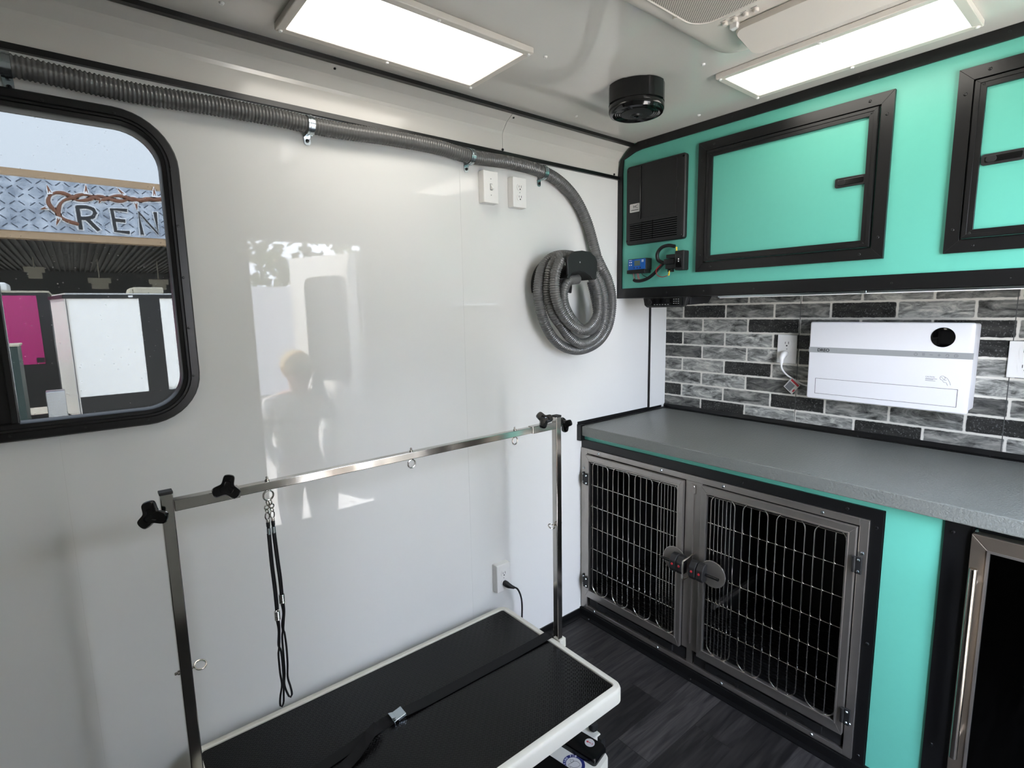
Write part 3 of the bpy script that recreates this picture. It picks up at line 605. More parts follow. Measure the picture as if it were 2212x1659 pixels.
# black cord of the table
pc = thing('appliance_cord', 'black plug and cord running down behind the grooming table', 'power cord', (1.15, 1.47, 0.3))
o = Vector((1.143, 1.47, 0.314))
link('plug', MB().tube([o, o+Vector((0, -0.012, 0)), o+Vector((0.004, -0.022, -0.004)), o+Vector((0.014, -0.030, -0.010)), o+Vector((0.022, -0.032, -0.014))], [0.0105, 0.0115, 0.010, 0.0065, 0.005], 12), 'cord', pc, smooth=True)
link('cable', MB().tube(catmull([o+Vector((0.018, -0.031, -0.012)), o+Vector((0.034, -0.034, -0.022)), o+Vector((0.050, -0.034, -0.055)), o+Vector((0.058, -0.032, -0.10)), o+Vector((0.056, -0.030, -0.18)), o+Vector((0.050, -0.028, -0.29)), (1.16, 1.42, 0.006), (1.0, 1.35, 0.005), (0.8, 1.2, 0.005)], 0.01), 0.0033, 8), 'cord', pc, smooth=True)
# ------------------------------------------------------------------ overhead cabinet
XC = 1.82
oc = thing('overhead_cabinet', 'teal overhead cabinet with black trim and two framed doors', 'cabinet', (XC, 0.55, 1.37))
body = MB().prism([(1.499, 1.385), (1.499, 1.875), (1.484, 1.93), (1.43, 1.976), (1.42, 1.9845), (-0.349, 1.9845), (-0.349, 1.385)], XC, 2.171, 'x')
link('body', body, 'teal', oc)
tr = MB()
outer = [(1.4995, 1.367), (1.4995, 1.875), (1.484, 1.931), (1.43, 1.974), (1.40, 1.9845), (-0.349, 1.9845), (-0.349, 1.367)]
inn = [(1.475, 1.408), (1.475, 1.880), (1.470, 1.931), (1.412, 1.949), (1.38, 1.953), (-0.349, 1.953), (-0.349, 1.408)]
for k in range(6):
    if k == 5: continue
    tr.prism([outer[k], outer[k+1], inn[k+1], inn[k]], XC-0.006, XC+0.001, 'x')
tr.prism([outer[0], inn[0], (-0.349, 1.408), (-0.349, 1.367)], XC-0.006, XC+0.001, 'x')
tr.box(XC-0.005, 2.171, -0.349, 1.4995, 1.367, 1.385)
for y, z in ((1.488, 1.80), (1.488, 1.62), (1.488, 1.45), (1.36, 1.972), (1.0, 1.972), (0.62, 1.972), (0.3, 1.972), (1.25, 1.384), (1.09, 1.384), (0.9, 1.384), (0.5, 1.384), (0.25, 1.384)): tr.screw((XC-0.006, y, z), (-1, 0, 0), 0.003, 0.0022)
link('edge_trim', tr, 'black', oc)
def cab_door(y1, y0):
    f = MB().ring((y0, y1, 1.455, 1.9115), (y0+0.031, y1-0.031, 1.4865, 1.880), XC-0.011, XC, 'x')
    f.ring((y0+0.031, y1-0.031, 1.4865, 1.880), (y0+0.0345, y1-0.0345, 1.490, 1.8765), XC-0.003, XC, 'x')
    for a in (y0+0.016, y1-0.016):
        for z in (1.515, 1.85): f.screw((XC-0.011, a, z), (-1, 0, 0), 0.0042, 0.002)
    for z in (1.471, 1.896):
        for a in (y0+0.06, y1-0.06): f.screw((XC-0.011, a, z), (-1, 0, 0), 0.0042, 0.002)
    link('jamb_frame', f, 'black', oc, bevel=0.0012)
    p = link('cabinet_door', MB().box(XC-0.008, XC-0.001, y0+0.054, y1-0.054, 1.507, 1.858), 'teal', oc)
    g = MB().ring((y0+0.0355, y1-0.0355, 1.491, 1.8755), (y0+0.058, y1-0.058, 1.511, 1.854), XC-0.016, XC-0.001, 'x')
    g.ring((y0+0.0365, y1-0.0365, 1.492, 1.8745), (y0+0.046, y1-0.046, 1.500, 1.866), XC-0.018, XC-0.0155, 'x')
    for a in (y0+0.052, y1-0.052):
        for z in (1.502, 1.862): g.screw((XC-0.016, a, z), (-1, 0, 0), 0.003, 0.0015)
    link('door_frame', g, 'black', p, bevel=0.001)
    return p
d_1 = cab_door(1.1235, 0.5255); d_2 = cab_door(0.3885, -0.21)
def latch(par, y0, y1, z0, z1):
    x = XC-0.008
    l = link('latch', MB().prism(rrect(y0, y1, z0, z1, 0.006, 4), x-0.006, x, 'x'), 'blackmatt', par, bevel=0.0012)
    link('paddle', MB().prism(rrect(y0+0.006, y1-0.007, z0+0.006, z1-0.006, 0.003, 3), x-0.0075, x-0.0055, 'x'), 'blackgloss', l, bevel=0.0008)
    link('finger_button', MB().prism(rrect(y1-0.030, y1-0.009, z0+0.006, z1-0.006, 0.007, 5), x-0.0095, x-0.007, 'x'), 'blackmatt', l, bevel=0.0008)
latch(d_1, 0.581, 0.663, 1.671, 1.699); latch(d_2, 0.245, 0.328, 1.6655, 1.6925)

ls = thing('light_strip', 'long slim aluminium light strip under the overhead cabinet', 'light strip', (1.85, 0.38, 1.362))
link('channel', MB().box(1.836, 1.852, -0.30, 1.045, 1.3585, 1.3668), 'zinc', ls, bevel=0.002)
link('lens', MB().box(1.839, 1.849, -0.29, 1.04, 1.3560, 1.3590), 'white', ls, bevel=0.001)
link('clip', MB().box(1.834, 1.854, 0.568, 0.584, 1.3575, 1.3669), 'zinc', ls, bevel=0.001)

# power distribution panel
pp = thing('distribution_box', 'flat black power distribution panel with louvres and a silver sticker on the teal cabinet', 'electrical panel', (XC, 1.306, 1.583))
pl = lambda i, x: [(x, y, z) for y, z in rrect(1.170+i, 1.444-i, 1.583+i, 1.893-i, 0.012, 5)]
link('housing', MB().loft([pl(0, XC-0.0003), pl(0, XC-0.014), pl(0.003, XC-0.019), pl(0.006, XC-0.020)]), 'blackmatt', pp, smooth=True, angle=30)
dp = MB().prism([(1.366, 1.683), (1.366, 1.880), (1.205, 1.880), (1.205, 1.800), (1.199, 1.792), (1.199, 1.775), (1.205, 1.767), (1.205, 1.683)], XC-0.023, XC-0.0195, 'x')
link('breaker_door', dp, 'blackmatt', pp, bevel=0.0012)
link('hinge_ridge', MB().box(XC-0.026, XC-0.0195, 1.3665, 1.3705, 1.680, 1.884), 'blackgloss', pp, bevel=0.001)
lv = MB()
for k in range(9):
    z = 1.5985+0.0081*k
    lv.prism([(XC-0.0235, z), (XC-0.0195, z+0.0045), (XC-0.0195, z)], 1.200, 1.425, 'y')
lv.box(XC-0.0215, XC-0.0195, 1.310, 1.3115, 1.597, 1.669); lv.box(XC-0.0215, XC-0.0195, 1.362, 1.3635, 1.597, 1.669)
link('louvres', lv, 'blackgloss', pp)
link('louvre_recess', MB().box(XC-0.0203, XC-0.0195, 1.199, 1.426, 1.596, 1.670), 'ink', pp)
screws([(XC-0.02, y, z) for y, z in ((1.435, 1.875), (1.179, 1.880), (1.179, 1.597), (1.437, 1.60))], (-1, 0, 0), 0.004, 0.001, 'blackgloss', pp)
stk = link('sticker', MB().prism(rrect(1.375, 1.423, 1.711, 1.744, 0.003, 3), XC-0.0208, XC-0.0198, 'x'), 'label', pp, label='silver sticker printed HC')
link('logo_print', text_mb('HC', 0.017, (XC-0.0209, 1.4065, 1.7265), (0, -1, 0), (0, 0, 1), 0.0003, bold=0.0001), 'ink', stk)
link('caption_print', MB().box(XC-0.0211, XC-0.0208, 1.380, 1.417, 1.7175, 1.7195).box(XC-0.0211, XC-0.0208, 1.384, 1.413, 1.7205, 1.7215), 'ink', stk)

# solar charge controller
sc = thing('charge_controller', 'small blue-faced solar charge controller with a grey display on the teal cabinet', 'charge controller', (XC, 1.37, 1.465))
link('housing', MB().box(1.782, XC-0.0003, 1.3255, 1.4155, 1.478, 1.5235), 'blackmatt', sc, bevel=0.002)
link('terminal_cover', MB().box(1.778, XC-0.0003, 1.330, 1.4185, 1.4655, 1.4795), 'blackmatt', sc, bevel=0.0015)
link('face', MB().box(1.7805, 1.7825, 1.329, 1.4135, 1.4805, 1.5215), 'blue', sc, bevel=0.0008)
link('display', MB().box(1.7797, 1.7808, 1.3535, 1.3815, 1.4955, 1.5155), 'lcd', sc)
for y in (1.3825, 1.3675, 1.3525): link('button', MB().lathe((1.7808, y, 1.4875), [(0.0032, -0.0002), (0.0032, 0.001), (0.002, 0.0015)], 14, (-1, 0, 0)), 'navy', sc)
link('usb_ports', MB().box(1.7798, 1.7808, 1.3365, 1.3465, 1.509, 1.5115).box(1.7798, 1.7808, 1.3365, 1.3465, 1.514, 1.517), 'white', sc)
link('printed_marks', MB().box(1.7803, 1.7807, 1.395, 1.400, 1.508, 1.5125).box(1.7803, 1.7807, 1.404, 1.408, 1.508, 1.5125).box(1.7803, 1.7807, 1.395, 1.399, 1.4975, 1.5015).box(1.7803, 1.7807, 1.404, 1.408, 1.4975, 1.5015).box(1.7803, 1.7807, 1.395, 1.4085, 1.518, 1.5195), 'outline', sc)

# connector block and loom
ib = thing('wiring_connector', 'black connector block with yellow terminals below the power panel', 'connector', (XC, 1.18, 1.465))
link('block', MB().box(1.782, XC-0.0003, 1.157, 1.196, 1.4655, 1.538), 'blackmatt', ib, bevel=0.004)
link('connector_face', MB().box(1.779, 1.783, 1.163, 1.190, 1.476, 1.524), 'blackgloss', ib, bevel=0.001)
link('terminal_pins', MB().box(1.7782, 1.7792, 1.174, 1.1775, 1.504, 1.508).box(1.7782, 1.7792, 1.174, 1.1775, 1.496, 1.500), 'white', ib)
link('plug_body', MB().box(1.786, 1.812, 1.199, 1.247, 1.491, 1.511).box(1.784, 1.814, 1.194, 1.235, 1.513, 1.527).box(1.784, 1.814, 1.194, 1.238, 1.473, 1.489).box(1.79, 1.81, 1.214, 1.232, 1.462, 1.474), 'blackmatt', ib, bevel=0.002)
link('yellow_terminal', MB().tube([(1.797, 1.198, 1.553), (1.795, 1.196, 1.538)], [0.0035, 0.0032], 10), 'yellow', ib, label='yellow upper crimp terminal')
link('yellow_terminal', MB().tube([(1.79, 1.226, 1.449), (1.788, 1.222, 1.458)], [0.0038, 0.003], 10).tube([(1.788, 1.222, 1.458), (1.788, 1.221, 1.466)], 0.0018, 8), 'yellow', ib, label='yellow lower crimp terminal')
wl_ = thing('wiring_loom', 'looped black wiring loom joining the blue controller and the connector block', 'wiring', (1.80, 1.3, 1.43))
link('sleeve', MB().tube(catmull([(1.795, 1.204, 1.556), (1.792, 1.232, 1.562), (1.792, 1.262, 1.556), (1.793, 1.281, 1.536), (1.795, 1.279, 1.512), (1.800, 1.257, 1.498)], 0.004), 0.0068, 12).tube(catmull([(1.800, 1.255, 1.500), (1.797, 1.272, 1.483), (1.795, 1.295, 1.461), (1.794, 1.325, 1.443), (1.793, 1.358, 1.435), (1.793, 1.384, 1.436), (1.793, 1.393, 1.441)], 0.004), 0.0068, 12), 'cord', wl_, smooth=True)
link('red_lead', MB().tube(catmull([(1.788, 1.259, 1.492), (1.786, 1.279, 1.474), (1.786, 1.276, 1.454), (1.787, 1.255, 1.444), (1.789, 1.231, 1.447)], 0.003), 0.0014, 8), 'redwire', wl_, smooth=True)
for y in (1.391, 1.372, 1.366): link('red_lead', MB().tube([(1.786, y, 1.467), (1.788, y-0.001, 1.452), (1.792, y-0.003, 1.441)], 0.0013, 6), 'redwire', wl_)
link('black_lead', MB().tube(catmull([(1.786, 1.382, 1.467), (1.788, 1.384, 1.452), (1.792, 1.386, 1.442)], 0.004), 0.0013, 6), 'cord', wl_)
link('black_lead', MB().tube(catmull([(1.786, 1.352, 1.467), (1.786, 1.341, 1.455), (1.79, 1.325, 1.447)], 0.004), 0.0013, 6), 'cord', wl_)

# car radio in its hanging pod
rd = thing('radio_unit', 'black radio in a rounded pod hanging under the overhead cabinet', 'radio', (1.9, 1.25, 1.32))
pod = [(1.352, 1.3665), (1.345, 1.335), (1.333, 1.3265), (1.175, 1.3265), (1.158, 1.333), (1.147, 1.3665)]
link('pod', MB().prism(pod, 1.800, 1.822, 'x'), 'blackmatt', rd, bevel=0.004)
link('bracket', MB().prism([(1.822, 1.3665), (1.822, 1.334), (1.95, 1.340), (1.975, 1.3665)], 1.148, 1.340, 'y'), 'blackmatt', rd, bevel=0.002)
hu = link('head_unit', MB().box(1.795, 1.801, 1.166, 1.330, 1.3315, 1.3640), 'blackgloss', rd, bevel=0.0015)
link('volume_knob', MB().lathe((1.796, 1.312, 1.347), [(0.0085, 0), (0.008, 0.007), (0.005, 0.008)], 24, (-1, 0, 0)), 'blackmatt', hu, smooth=True)
link('radio_display', MB().box(1.7942, 1.7952, 1.215, 1.292, 1.3445, 1.3575), 'screen', hu)
for k in range(6): link('radio_key', MB().box(1.7940, 1.7952, 1.288-0.0125*k, 1.294-0.0125*k, 1.3365, 1.3385), 'grey', hu)
for y in (1.203, 1.193, 1.183):
    for z in (1.357, 1.349, 1.341): link('radio_key', MB().box(1.7940, 1.7952, y-0.003, y+0.002, z-0.001, z+0.001), 'grey', hu)

# ------------------------------------------------------------------ wall heater
ht = thing('wall_heater', 'wide white wall heater with a grey control band and a round black lens', 'heater', (2.172, 0.58, 0.985))
XH = 2.072
hl = lambda i, x: [(x, y, z) for y, z in rrect(0.3495+i, 0.8115-i, 0.985+i, 1.2645-i, 0.007, 4)]
link('body', MB().loft([hl(0.004, 2.1715), hl(0.004, XH+0.016), hl(0.0045, XH+0.014)]), 'heater', ht, smooth=True, angle=40)
link('front_shell', MB().loft([hl(0, XH+0.014), hl(0, XH+0.004), hl(0.0015, XH+0.001), hl(0.004, XH)]), 'heater', ht, smooth=True, angle=50)
bnd = link('control_band', MB().prism([(0.8117, 1.154), (0.8117, 1.1735), (0.3493, 1.1735), (0.3493, 1.154)], XH-0.0008, XH+0.010, 'x'), 'grey', ht)
link('brand_lettering', text_mb('DREO', 0.0150, (XH-0.0009, 0.7825, 1.1585), (0, -1, 0), (0, 0, 1), 0.0006, bold=0.00035), 'ink', bnd)
def circ(y, z, r, w=0.0012, a0=0, a1=360, x=XH-0.0009, n=20): return MB().ribbon([(x, y-r*math.cos(R(a0+(a1-a0)*k/n)), z+r*math.sin(R(a0+(a1-a0)*k/n))) for k in range(n+1)], w, 0.0004, NX)
def seg_(mb, pts, w=0.0012, x=XH-0.0009): mb.ribbon([(x, y, z) for y, z in pts], w, 0.0004, NX); return mb
ic = circ(0.4895, 1.1635, 0.0043, a0=130, a1=410); seg_(ic, [(0.4895, 1.164), (0.4895, 1.1695)])
for dz in (-0.003, 0, 0.003): seg_(ic, [(0.473, 1.1637+dz), (0.466, 1.1637+dz)])
seg_(ic, [(0.454, 1.1635), (0.446, 1.1635)]); seg_(ic, [(0.434, 1.1635), (0.426, 1.1635)]); seg_(ic, [(0.430, 1.1675), (0.430, 1.1595)])
c2 = circ(0.4095, 1.1635, 0.0036, a0=-60, a1=200); ic.add(c2.v, c2.f); seg_(ic, [(0.413, 1.1575), (0.406, 1.1575)])
c3 = circ(0.3885, 1.1635, 0.0045); ic.add(c3.v, c3.f); seg_(ic, [(0.3885, 1.166), (0.3885, 1.163), (0.3865, 1.162)])
link('control_icons', ic, 'inkgrey', bnd)
link('round_lens', MB().lathe((XH+0.001, 0.4245, 1.219), [(0.0305, 0), (0.0305, 0.0025), (0.029, 0.003), (0.0, 0.0032)][:3], 48, (-1, 0, 0)), 'screen', ht, smooth=True, angle=30)
og = MB().ring((0.3765, 0.7835, 1.0045, 1.0605), (0.3775, 0.7825, 1.0055, 1.0595), XH-0.0006, XH+0.001, 'x')
link('outlet_outline', og, 'ink', ht)
cp = link('caution_print', text_mb('CAUTION', 0.0052, (XH-0.0001, 0.4595, 1.092), (0, -1, 0), (0, 0, 1), 0.0004), 'inkgrey', ht)
g = MB(); 
for z, l in ((1.0875, 0.030), (1.0845, 0.020), (1.081, 0.026)): g.box(XH-0.0005, XH, 0.4595-l, 0.4595, z, z+0.0011)
link('caution_lines', g, 'inkgrey', cp)
hd = circ(0.4165, 1.0925, 0.0065, 0.0009, x=XH-0.0001); seg_(hd, [(0.4205, 1.0955), (0.4125, 1.0895)], 0.0008, XH-0.0001)
seg_(hd, [(0.4105, 1.0965), (0.404, 1.092), (0.398, 1.081), (0.395, 1.072)], 0.0009, XH-0.0001); seg_(hd, [(0.416, 1.083), (0.411, 1.079), (0.4065, 1.079), (0.402, 1.070)], 0.0009, XH-0.0001); seg_(hd, [(0.413, 1.088), (0.409, 1.0855), (0.406, 1.088)], 0.0009, XH-0.0001)
link('hand_icon', hd, 'inkgrey', ht)
# its plug, cord and warning tag
hc = thing('heater_cord', 'white plug, cord and warning tag hanging left of the wall heater', 'power cord', (2.15, 0.93, 1.08))
o = Vector((2.160, 0.934, 1.1345))
link('plug', MB().tube([o, o+Vector((-0.010, 0, 0)), o+Vector((-0.020, 0, -0.006)), o+Vector((-0.026, 0, -0.018)), o+Vector((-0.027, 0, -0.036))], [0.0125, 0.0135, 0.0125, 0.0085, 0.0055], 14), 'white', hc, smooth=True)
link('cable', MB().tube(catmull([o+Vector((-0.027, 0, -0.034)), o+Vector((-0.026, -0.002, -0.055)), o+Vector((-0.020, -0.014, -0.075)), o+Vector((-0.012, -0.034, -0.092)), (2.160, 0.862, 1.020), (2.166, 0.830, 1.016), (2.165, 0.80, 1.03)], 0.006), 0.0032, 8), 'white', hc, smooth=True)
tm = Matrix.Translation((2.140, 0.893, 1.013)) @ Matrix.Rotation(R(38), 4, 'X') @ Matrix.Rotation(R(-8), 4, 'Z')
tg = link('warning_tag', MB().box(-0.0004, 0.0004, -0.0225, 0.0225, -0.024, 0.024, tm), 'label', hc)
link('warning_print', MB().box(-0.0008, -0.0004, -0.020, 0.018, 0.013, 0.021, tm).box(-0.0008, -0.0004, -0.021, -0.015, -0.015, -0.003, tm), 'red', tg)
link('tag_text', MB().box(-0.0008, -0.0004, -0.009, 0.018, -0.021, 0.009, tm), 'inkgrey', tg)

# ------------------------------------------------------------------ worktop and base unit
ct = thing('worktop', 'long grey laminate worktop running under the brick panel', 'countertop', (1.87, 0.56, 0.805))
link('slab', MB().box(1.572, 2.1715, -0.349, 1.477, 0.806, 0.8465), 'counter', ct, bevel=0.003)
lt_ = MB().box(1.566, 1.59, 1.4775, 1.4995, 0.7845, 0.852).box(1.566, 2.171, 1.4775, 1.4995, 0.8465, 0.8495)
lt_.screw((1.566, 1.489, 0.80), (-1, 0, 0), 0.003, 0.002)
link('end_trim', lt_, 'black', ct, bevel=0.0015)
XK = 1.6
bu = thing('base_cabinet', 'teal base cabinet frame with black trim around the kennel and fridge bays', 'cabinet', (1.88, 0.55, 0))
bd = MB().box(XK, 2.171, 0.288, 0.412, 0.03, 0.8055).box(XK, XK+0.03, 0.412, 1.4995, 0.785, 0.8055).box(XK, XK+0.02, -0.349, 0.29, 0.80, 0.8055)
link('teal_panel', bd, 'teal', bu)
bt_ = MB().box(XK-0.006, XK+0.03, 0.414, 1.4995, 0.7525, 0.7845).box(XK-0.006, XK+0.03, 0.414, 0.4425, 0.030, 0.7525)
bt_.box(XK-0.006, XK+0.02, 0.2365, 0.2885, 0.03, 0.8045).box(XK-0.018, XK+0.0, -0.349, 1.4995, 0.0, 0.032).box(XK-0.036, XK-0.018, -0.349, 1.4735, 0.0, 0.004)
btr = link('black_trim', bt_, 'black', bu)
screws([(XK-0.006, y, 0.768) for y in (1.15, 0.80, 0.50)]+[(XK-0.006, 0.4285, z) for z in (0.735, 0.40, 0.055)]+[(XK-0.006, 0.272, z) for z in (0.775, 0.20)], (-1, 0, 0), 0.0045, 0.0035, 'black', btr)
screws([(XK-0.027, y, 0.004) for y in (1.44, 0.95, 0.46)], (0, 0, 1), 0.0045, 0.003, 'black', btr)

# ------------------------------------------------------------------ kennel
kn = thing('dog_kennel', 'stainless steel two-door dog kennel built in under the worktop', 'dog kennel', (1.85, 0.97, 0.033))
kf = MB().ring((0.4435, 1.4965, 0.045, 0.7515), (0.468, 1.460, 0.1, 0.7275), XK-0.012, XK+0.010, 'x')
kf.v.clear(); kf.f.clear(); kf.mi.clear()
Yl, Yr = 1.4965, 0.4435
kf.box(XK-0.012, XK+0.010, 1.462, Yl, 0.034, 0.7515).box(XK-0.012, XK+0.010, Yr, 0.4665, 0.034, 0.7515).box(XK-0.012, XK+0.010, 0.4665, 1.462, 0.7305, 0.7515)
kf.box(XK-0.012, XK+0.010, 0.4665, 1.462, 0.034, 0.050).box(XK-0.012, XK+0.012, 0.9335, 0.998, 0.105, 0.7305).box(XK-0.008, XK+0.010, 0.958, 0.980, 0.050, 0.105)
kff = link('front_frame', kf, 'steel', kn, bevel=0.0012)
screws([(XK-0.012, y, 0.741) for y in (1.40, 1.10, 0.86, 0.56)]+[(XK-0.012, y, z) for y, z in ((0.455, 0.655), (0.455, 0.140), (1.479, 0.665))]+[(XK-0.012, y, 0.043) for y in (1.42, 1.10, 0.84, 0.55)], (-1, 0, 0), 0.0048, 0.003, 'zinc', kff)
link('divider_catch', MB().box(XK-0.016, XK-0.012, 0.957, 0.974, 0.690, 0.722).screw((XK-0.016, 0.9655, 0.714), (-1, 0, 0), 0.005, 0.003).box(XK-0.016, XK-0.0115, 0.963, 0.968, 0.13, 0.69), 'steel', kn, bevel=0.001)
kb_ = MB().box(2.13, 2.14, 0.445, 1.495, 0.034, 0.78).box(XK+0.012, 2.13, 1.485, 1.495, 0.034, 0.78).box(XK+0.012, 2.13, 0.445, 0.455, 0.034, 0.78).box(XK+0.03, 2.13, 0.455, 1.485, 0.77, 0.78)
link('interior_walls', kb_, 'darkin', kn)
link('center_divider', MB().box(1.80, 2.13, 0.955, 0.965, 0.14, 0.77), 'darkin', kn)
link('interior_rail', MB().box(1.63, 2.12, 0.90, 0.912, 0.27, 0.285), mat('dull_grey_rail', (60, 58, 55), 0.5, 0.3), kn)
gt = MB()
for k in range(34): gt.box(XK+0.012+0.0152*k, XK+0.020+0.0152*k, 0.456, 1.484, 0.112, 0.122)
gt.box(XK+0.012, 2.13, 0.456, 1.484, 0.105, 0.111)
link('floor_grate', gt, 'kfloor', kn)
def tray(y0, y1):
    t = MB().box(XK-0.004, XK+0.004, y0, y1, 0.052, 0.092).box(XK+0.004, 2.1, y0, y1, 0.052, 0.056)
    t.prism([(y0+0.05, 0.060), (y0+0.09, 0.060), (y0+0.10, 0.070), (y1-0.10, 0.070), (y1-0.09, 0.060), (y1-0.05, 0.060), (y1-0.05, 0.086), (y0+0.05, 0.086)], XK-0.012, XK-0.004, 'x')
    for q in (0.33, 0.66): t.box(XK-0.008, XK-0.003, y0+(y1-y0)*q-0.006, y0+(y1-y0)*q+0.006, 0.054, 0.09)
    link('waste_tray', t, 'blackmatt', kn, bevel=0.002)
tray(0.986, 1.455); tray(0.474, 0.952)
def door(y0, y1, hinge_left, hoops, dense):
    f = MB().ring((y0, y1, 0.103, 0.7285), (y0+0.021, y1-0.021, 0.137, 0.7055), XK-0.026, XK-0.012, 'x')
    f.ring((y0+0.017, y1-0.017, 0.131, 0.7095), (y0+0.0215, y1-0.0215, 0.1375, 0.705), XK-0.029, XK-0.014, 'x')
    d = link('kennel_door', f, 'steel', kn, bevel=0.001)
    wm = MB(); xw = XK-0.022; r = 0.00165
    for z in (0.6975, 0.605, 0.513, 0.421, 0.328, 0.236): wm.tube([(xw+0.003, y0+0.018, z), (xw+0.003, y1-0.018, z)], r, 8)
    for i, (a, b_) in enumerate(hoops):
        ra = (b_-a)/2; c = (a+b_)/2; n = 12; rr_ = 0.0325
        loop = [(xw-0.001, c+ra*math.cos(math.pi*k/n), 0.681+rr_*math.sin(math.pi*k/n)) for k in range(n+1)]+[(xw-0.001, c-ra*math.cos(math.pi*k/n), 0.167-rr_*math.sin(math.pi*k/n)) for k in range(n+1)]
        wm.tube(loop, 0.0020, 8, True)
        m_ = 5 if i == dense else 2
        for q in range(1, m_+1): y = a+(b_-a)*q/(m_+1); wm.tube([(xw-0.001, y, 0.142), (xw-0.001, y, 0.698)], r, 8)
    link('wire_grid', wm, 'wire', d, smooth=True)
    for z in (0.626, 0.171):
        yh = y1 if hinge_left else y0
        hg_ = MB().box(XK-0.033, XK-0.026, yh-0.019, yh-0.004, z-0.024, z+0.024).box(XK-0.021, XK-0.012, yh+0.004, yh+0.020, z-0.024, z+0.024)
        hg_.cyl((XK-0.030, yh, z-0.022), (XK-0.030, yh, z+0.022), 0.0055, 12)
        h = link('hinge', hg_, 'blackmatt', d, bevel=0.0008)
        screws([(XK-0.033, yh-0.0115, z+dz) for dz in (-0.016, 0.016)]+[(XK-0.021, yh+0.0125, z+dz) for dz in (-0.016, 0.016)], (-1, 0, 0), 0.0042, 0.003, 'zinc', d, 'hinge_bolt')
    return d
dl = door(1.0, 1.4605, True, [(1.340, 1.421), (1.235, 1.314), (1.128, 1.207), (1.0205, 1.102)], 3)
dr = door(0.4685, 0.9305, False, [(0.811, 0.893), (0.705, 0.784), (0.598, 0.679), (0.4905, 0.572)], 0)
# latches
def latch_unit(d, yc, sgn, blocks, lbl):
    pt = MB().lathe((XK-0.030, yc, 0.435), [(0.0465, 0), (0.0465, 0.0025), (0.045, 0.0035)], 40, (-1, 0, 0))
    link('latch_plate', pt, 'steel', d, smooth=True, angle=30)
    lm = MB()
    for y in blocks:
        lm.prism([(XK-0.034, 0.466), (XK-0.052, 0.464), (XK-0.066, 0.447), (XK-0.068, 0.418), (XK-0.060, 0.404), (XK-0.034, 0.404)], y-0.0125, y+0.0125, 'y')
    l = link('latch_body', lm, 'blackmatt', d, bevel=0.003)
    for y in blocks: link('red_button', MB().lathe((XK-0.0672, y, 0.434), [(0.0042, 0), (0.0042, 0.001), (0.003, 0.0016)], 16, (-1, 0, 0.06)), 'red', d)
    ye = blocks[0]+sgn*0.012 if sgn > 0 else blocks[-1]-0.012
    link('latch_bolt', MB().tube([(XK-0.046, ye, 0.431), (XK-0.046, ye+sgn*0.048, 0.431)], 0.0048, 12), 'blackgloss', d, smooth=True)
latch_unit(dl, 1.022, 1, (1.010, 0.983), 'l'); latch_unit(dr, 0.876, -1, (0.934, 0.906), 'r')
kl = MB().tube([(XK-0.014, 0.9585, 0.472), (XK-0.078, 0.9585, 0.466), (XK-0.080, 0.9585, 0.462), (XK-0.080, 0.9585, 0.404), (XK-0.074, 0.9585, 0.398), (XK-0.014, 0.9585, 0.398)], 0.0026, 8)
link('keeper_loop', kl, 'wire', kn, smooth=True)

# ------------------------------------------------------------------ under-counter fridge
fg = thing('undercounter_fridge', 'stainless framed fridge with a dark glass door under the right of the worktop', 'fridge', (1.88, -0.06, 0.033))
link('cabinet_body', MB().box(XK+0.03, 2.16, -0.348, 0.232, 0.034, 0.795), 'blackmatt', fg)
ff = MB().ring((-0.348, 0.2355, 0.045, 0.7865), (-0.31, 0.2035, 0.10, 0.7525), XK-0.018, XK+0.012, 'x')
fd = link('door_frame', ff, mat('fridge_steel', (150, 138, 126), 0.3, 0.9, bump=(200, 0.1, 0.0004)), fg, bevel=0.0015)
link('inner_bead', MB().ring((-0.312, 0.2055, 0.098, 0.7545), (-0.309, 0.2005, 0.103, 0.7495), XK-0.021, XK-0.010, 'x'), 'steel', fd)
link('door_glass', MB().box(XK-0.010, XK-0.004, -0.312, 0.204, 0.098, 0.754), 'doorglass', fg)
link('door_backing', MB().box(XK-0.003, XK+0.012, -0.312, 0.204, 0.098, 0.754), 'screen', fg)
hn = MB().cyl((XK-0.056, 0.2205, 0.228), (XK-0.056, 0.2205, 0.717), 0.0078, 24)
h_ = link('door_handle', hn, mat('handle_steel', (178, 170, 160), 0.2, 1.0), fg, smooth=True, bevel=0.0008)
link('handle_mount', MB().cyl((XK-0.056, 0.2205, 0.275), (XK-0.018, 0.2205, 0.275), 0.005, 12).cyl((XK-0.056, 0.2205, 0.672), (XK-0.018, 0.2205, 0.672), 0.005, 12), 'steel', h_, smooth=True)
link('top_screw', MB().screw((XK-0.012, 0.228, 0.793), (-1, 0, 0), 0.004, 0.004), 'zinc', fg)
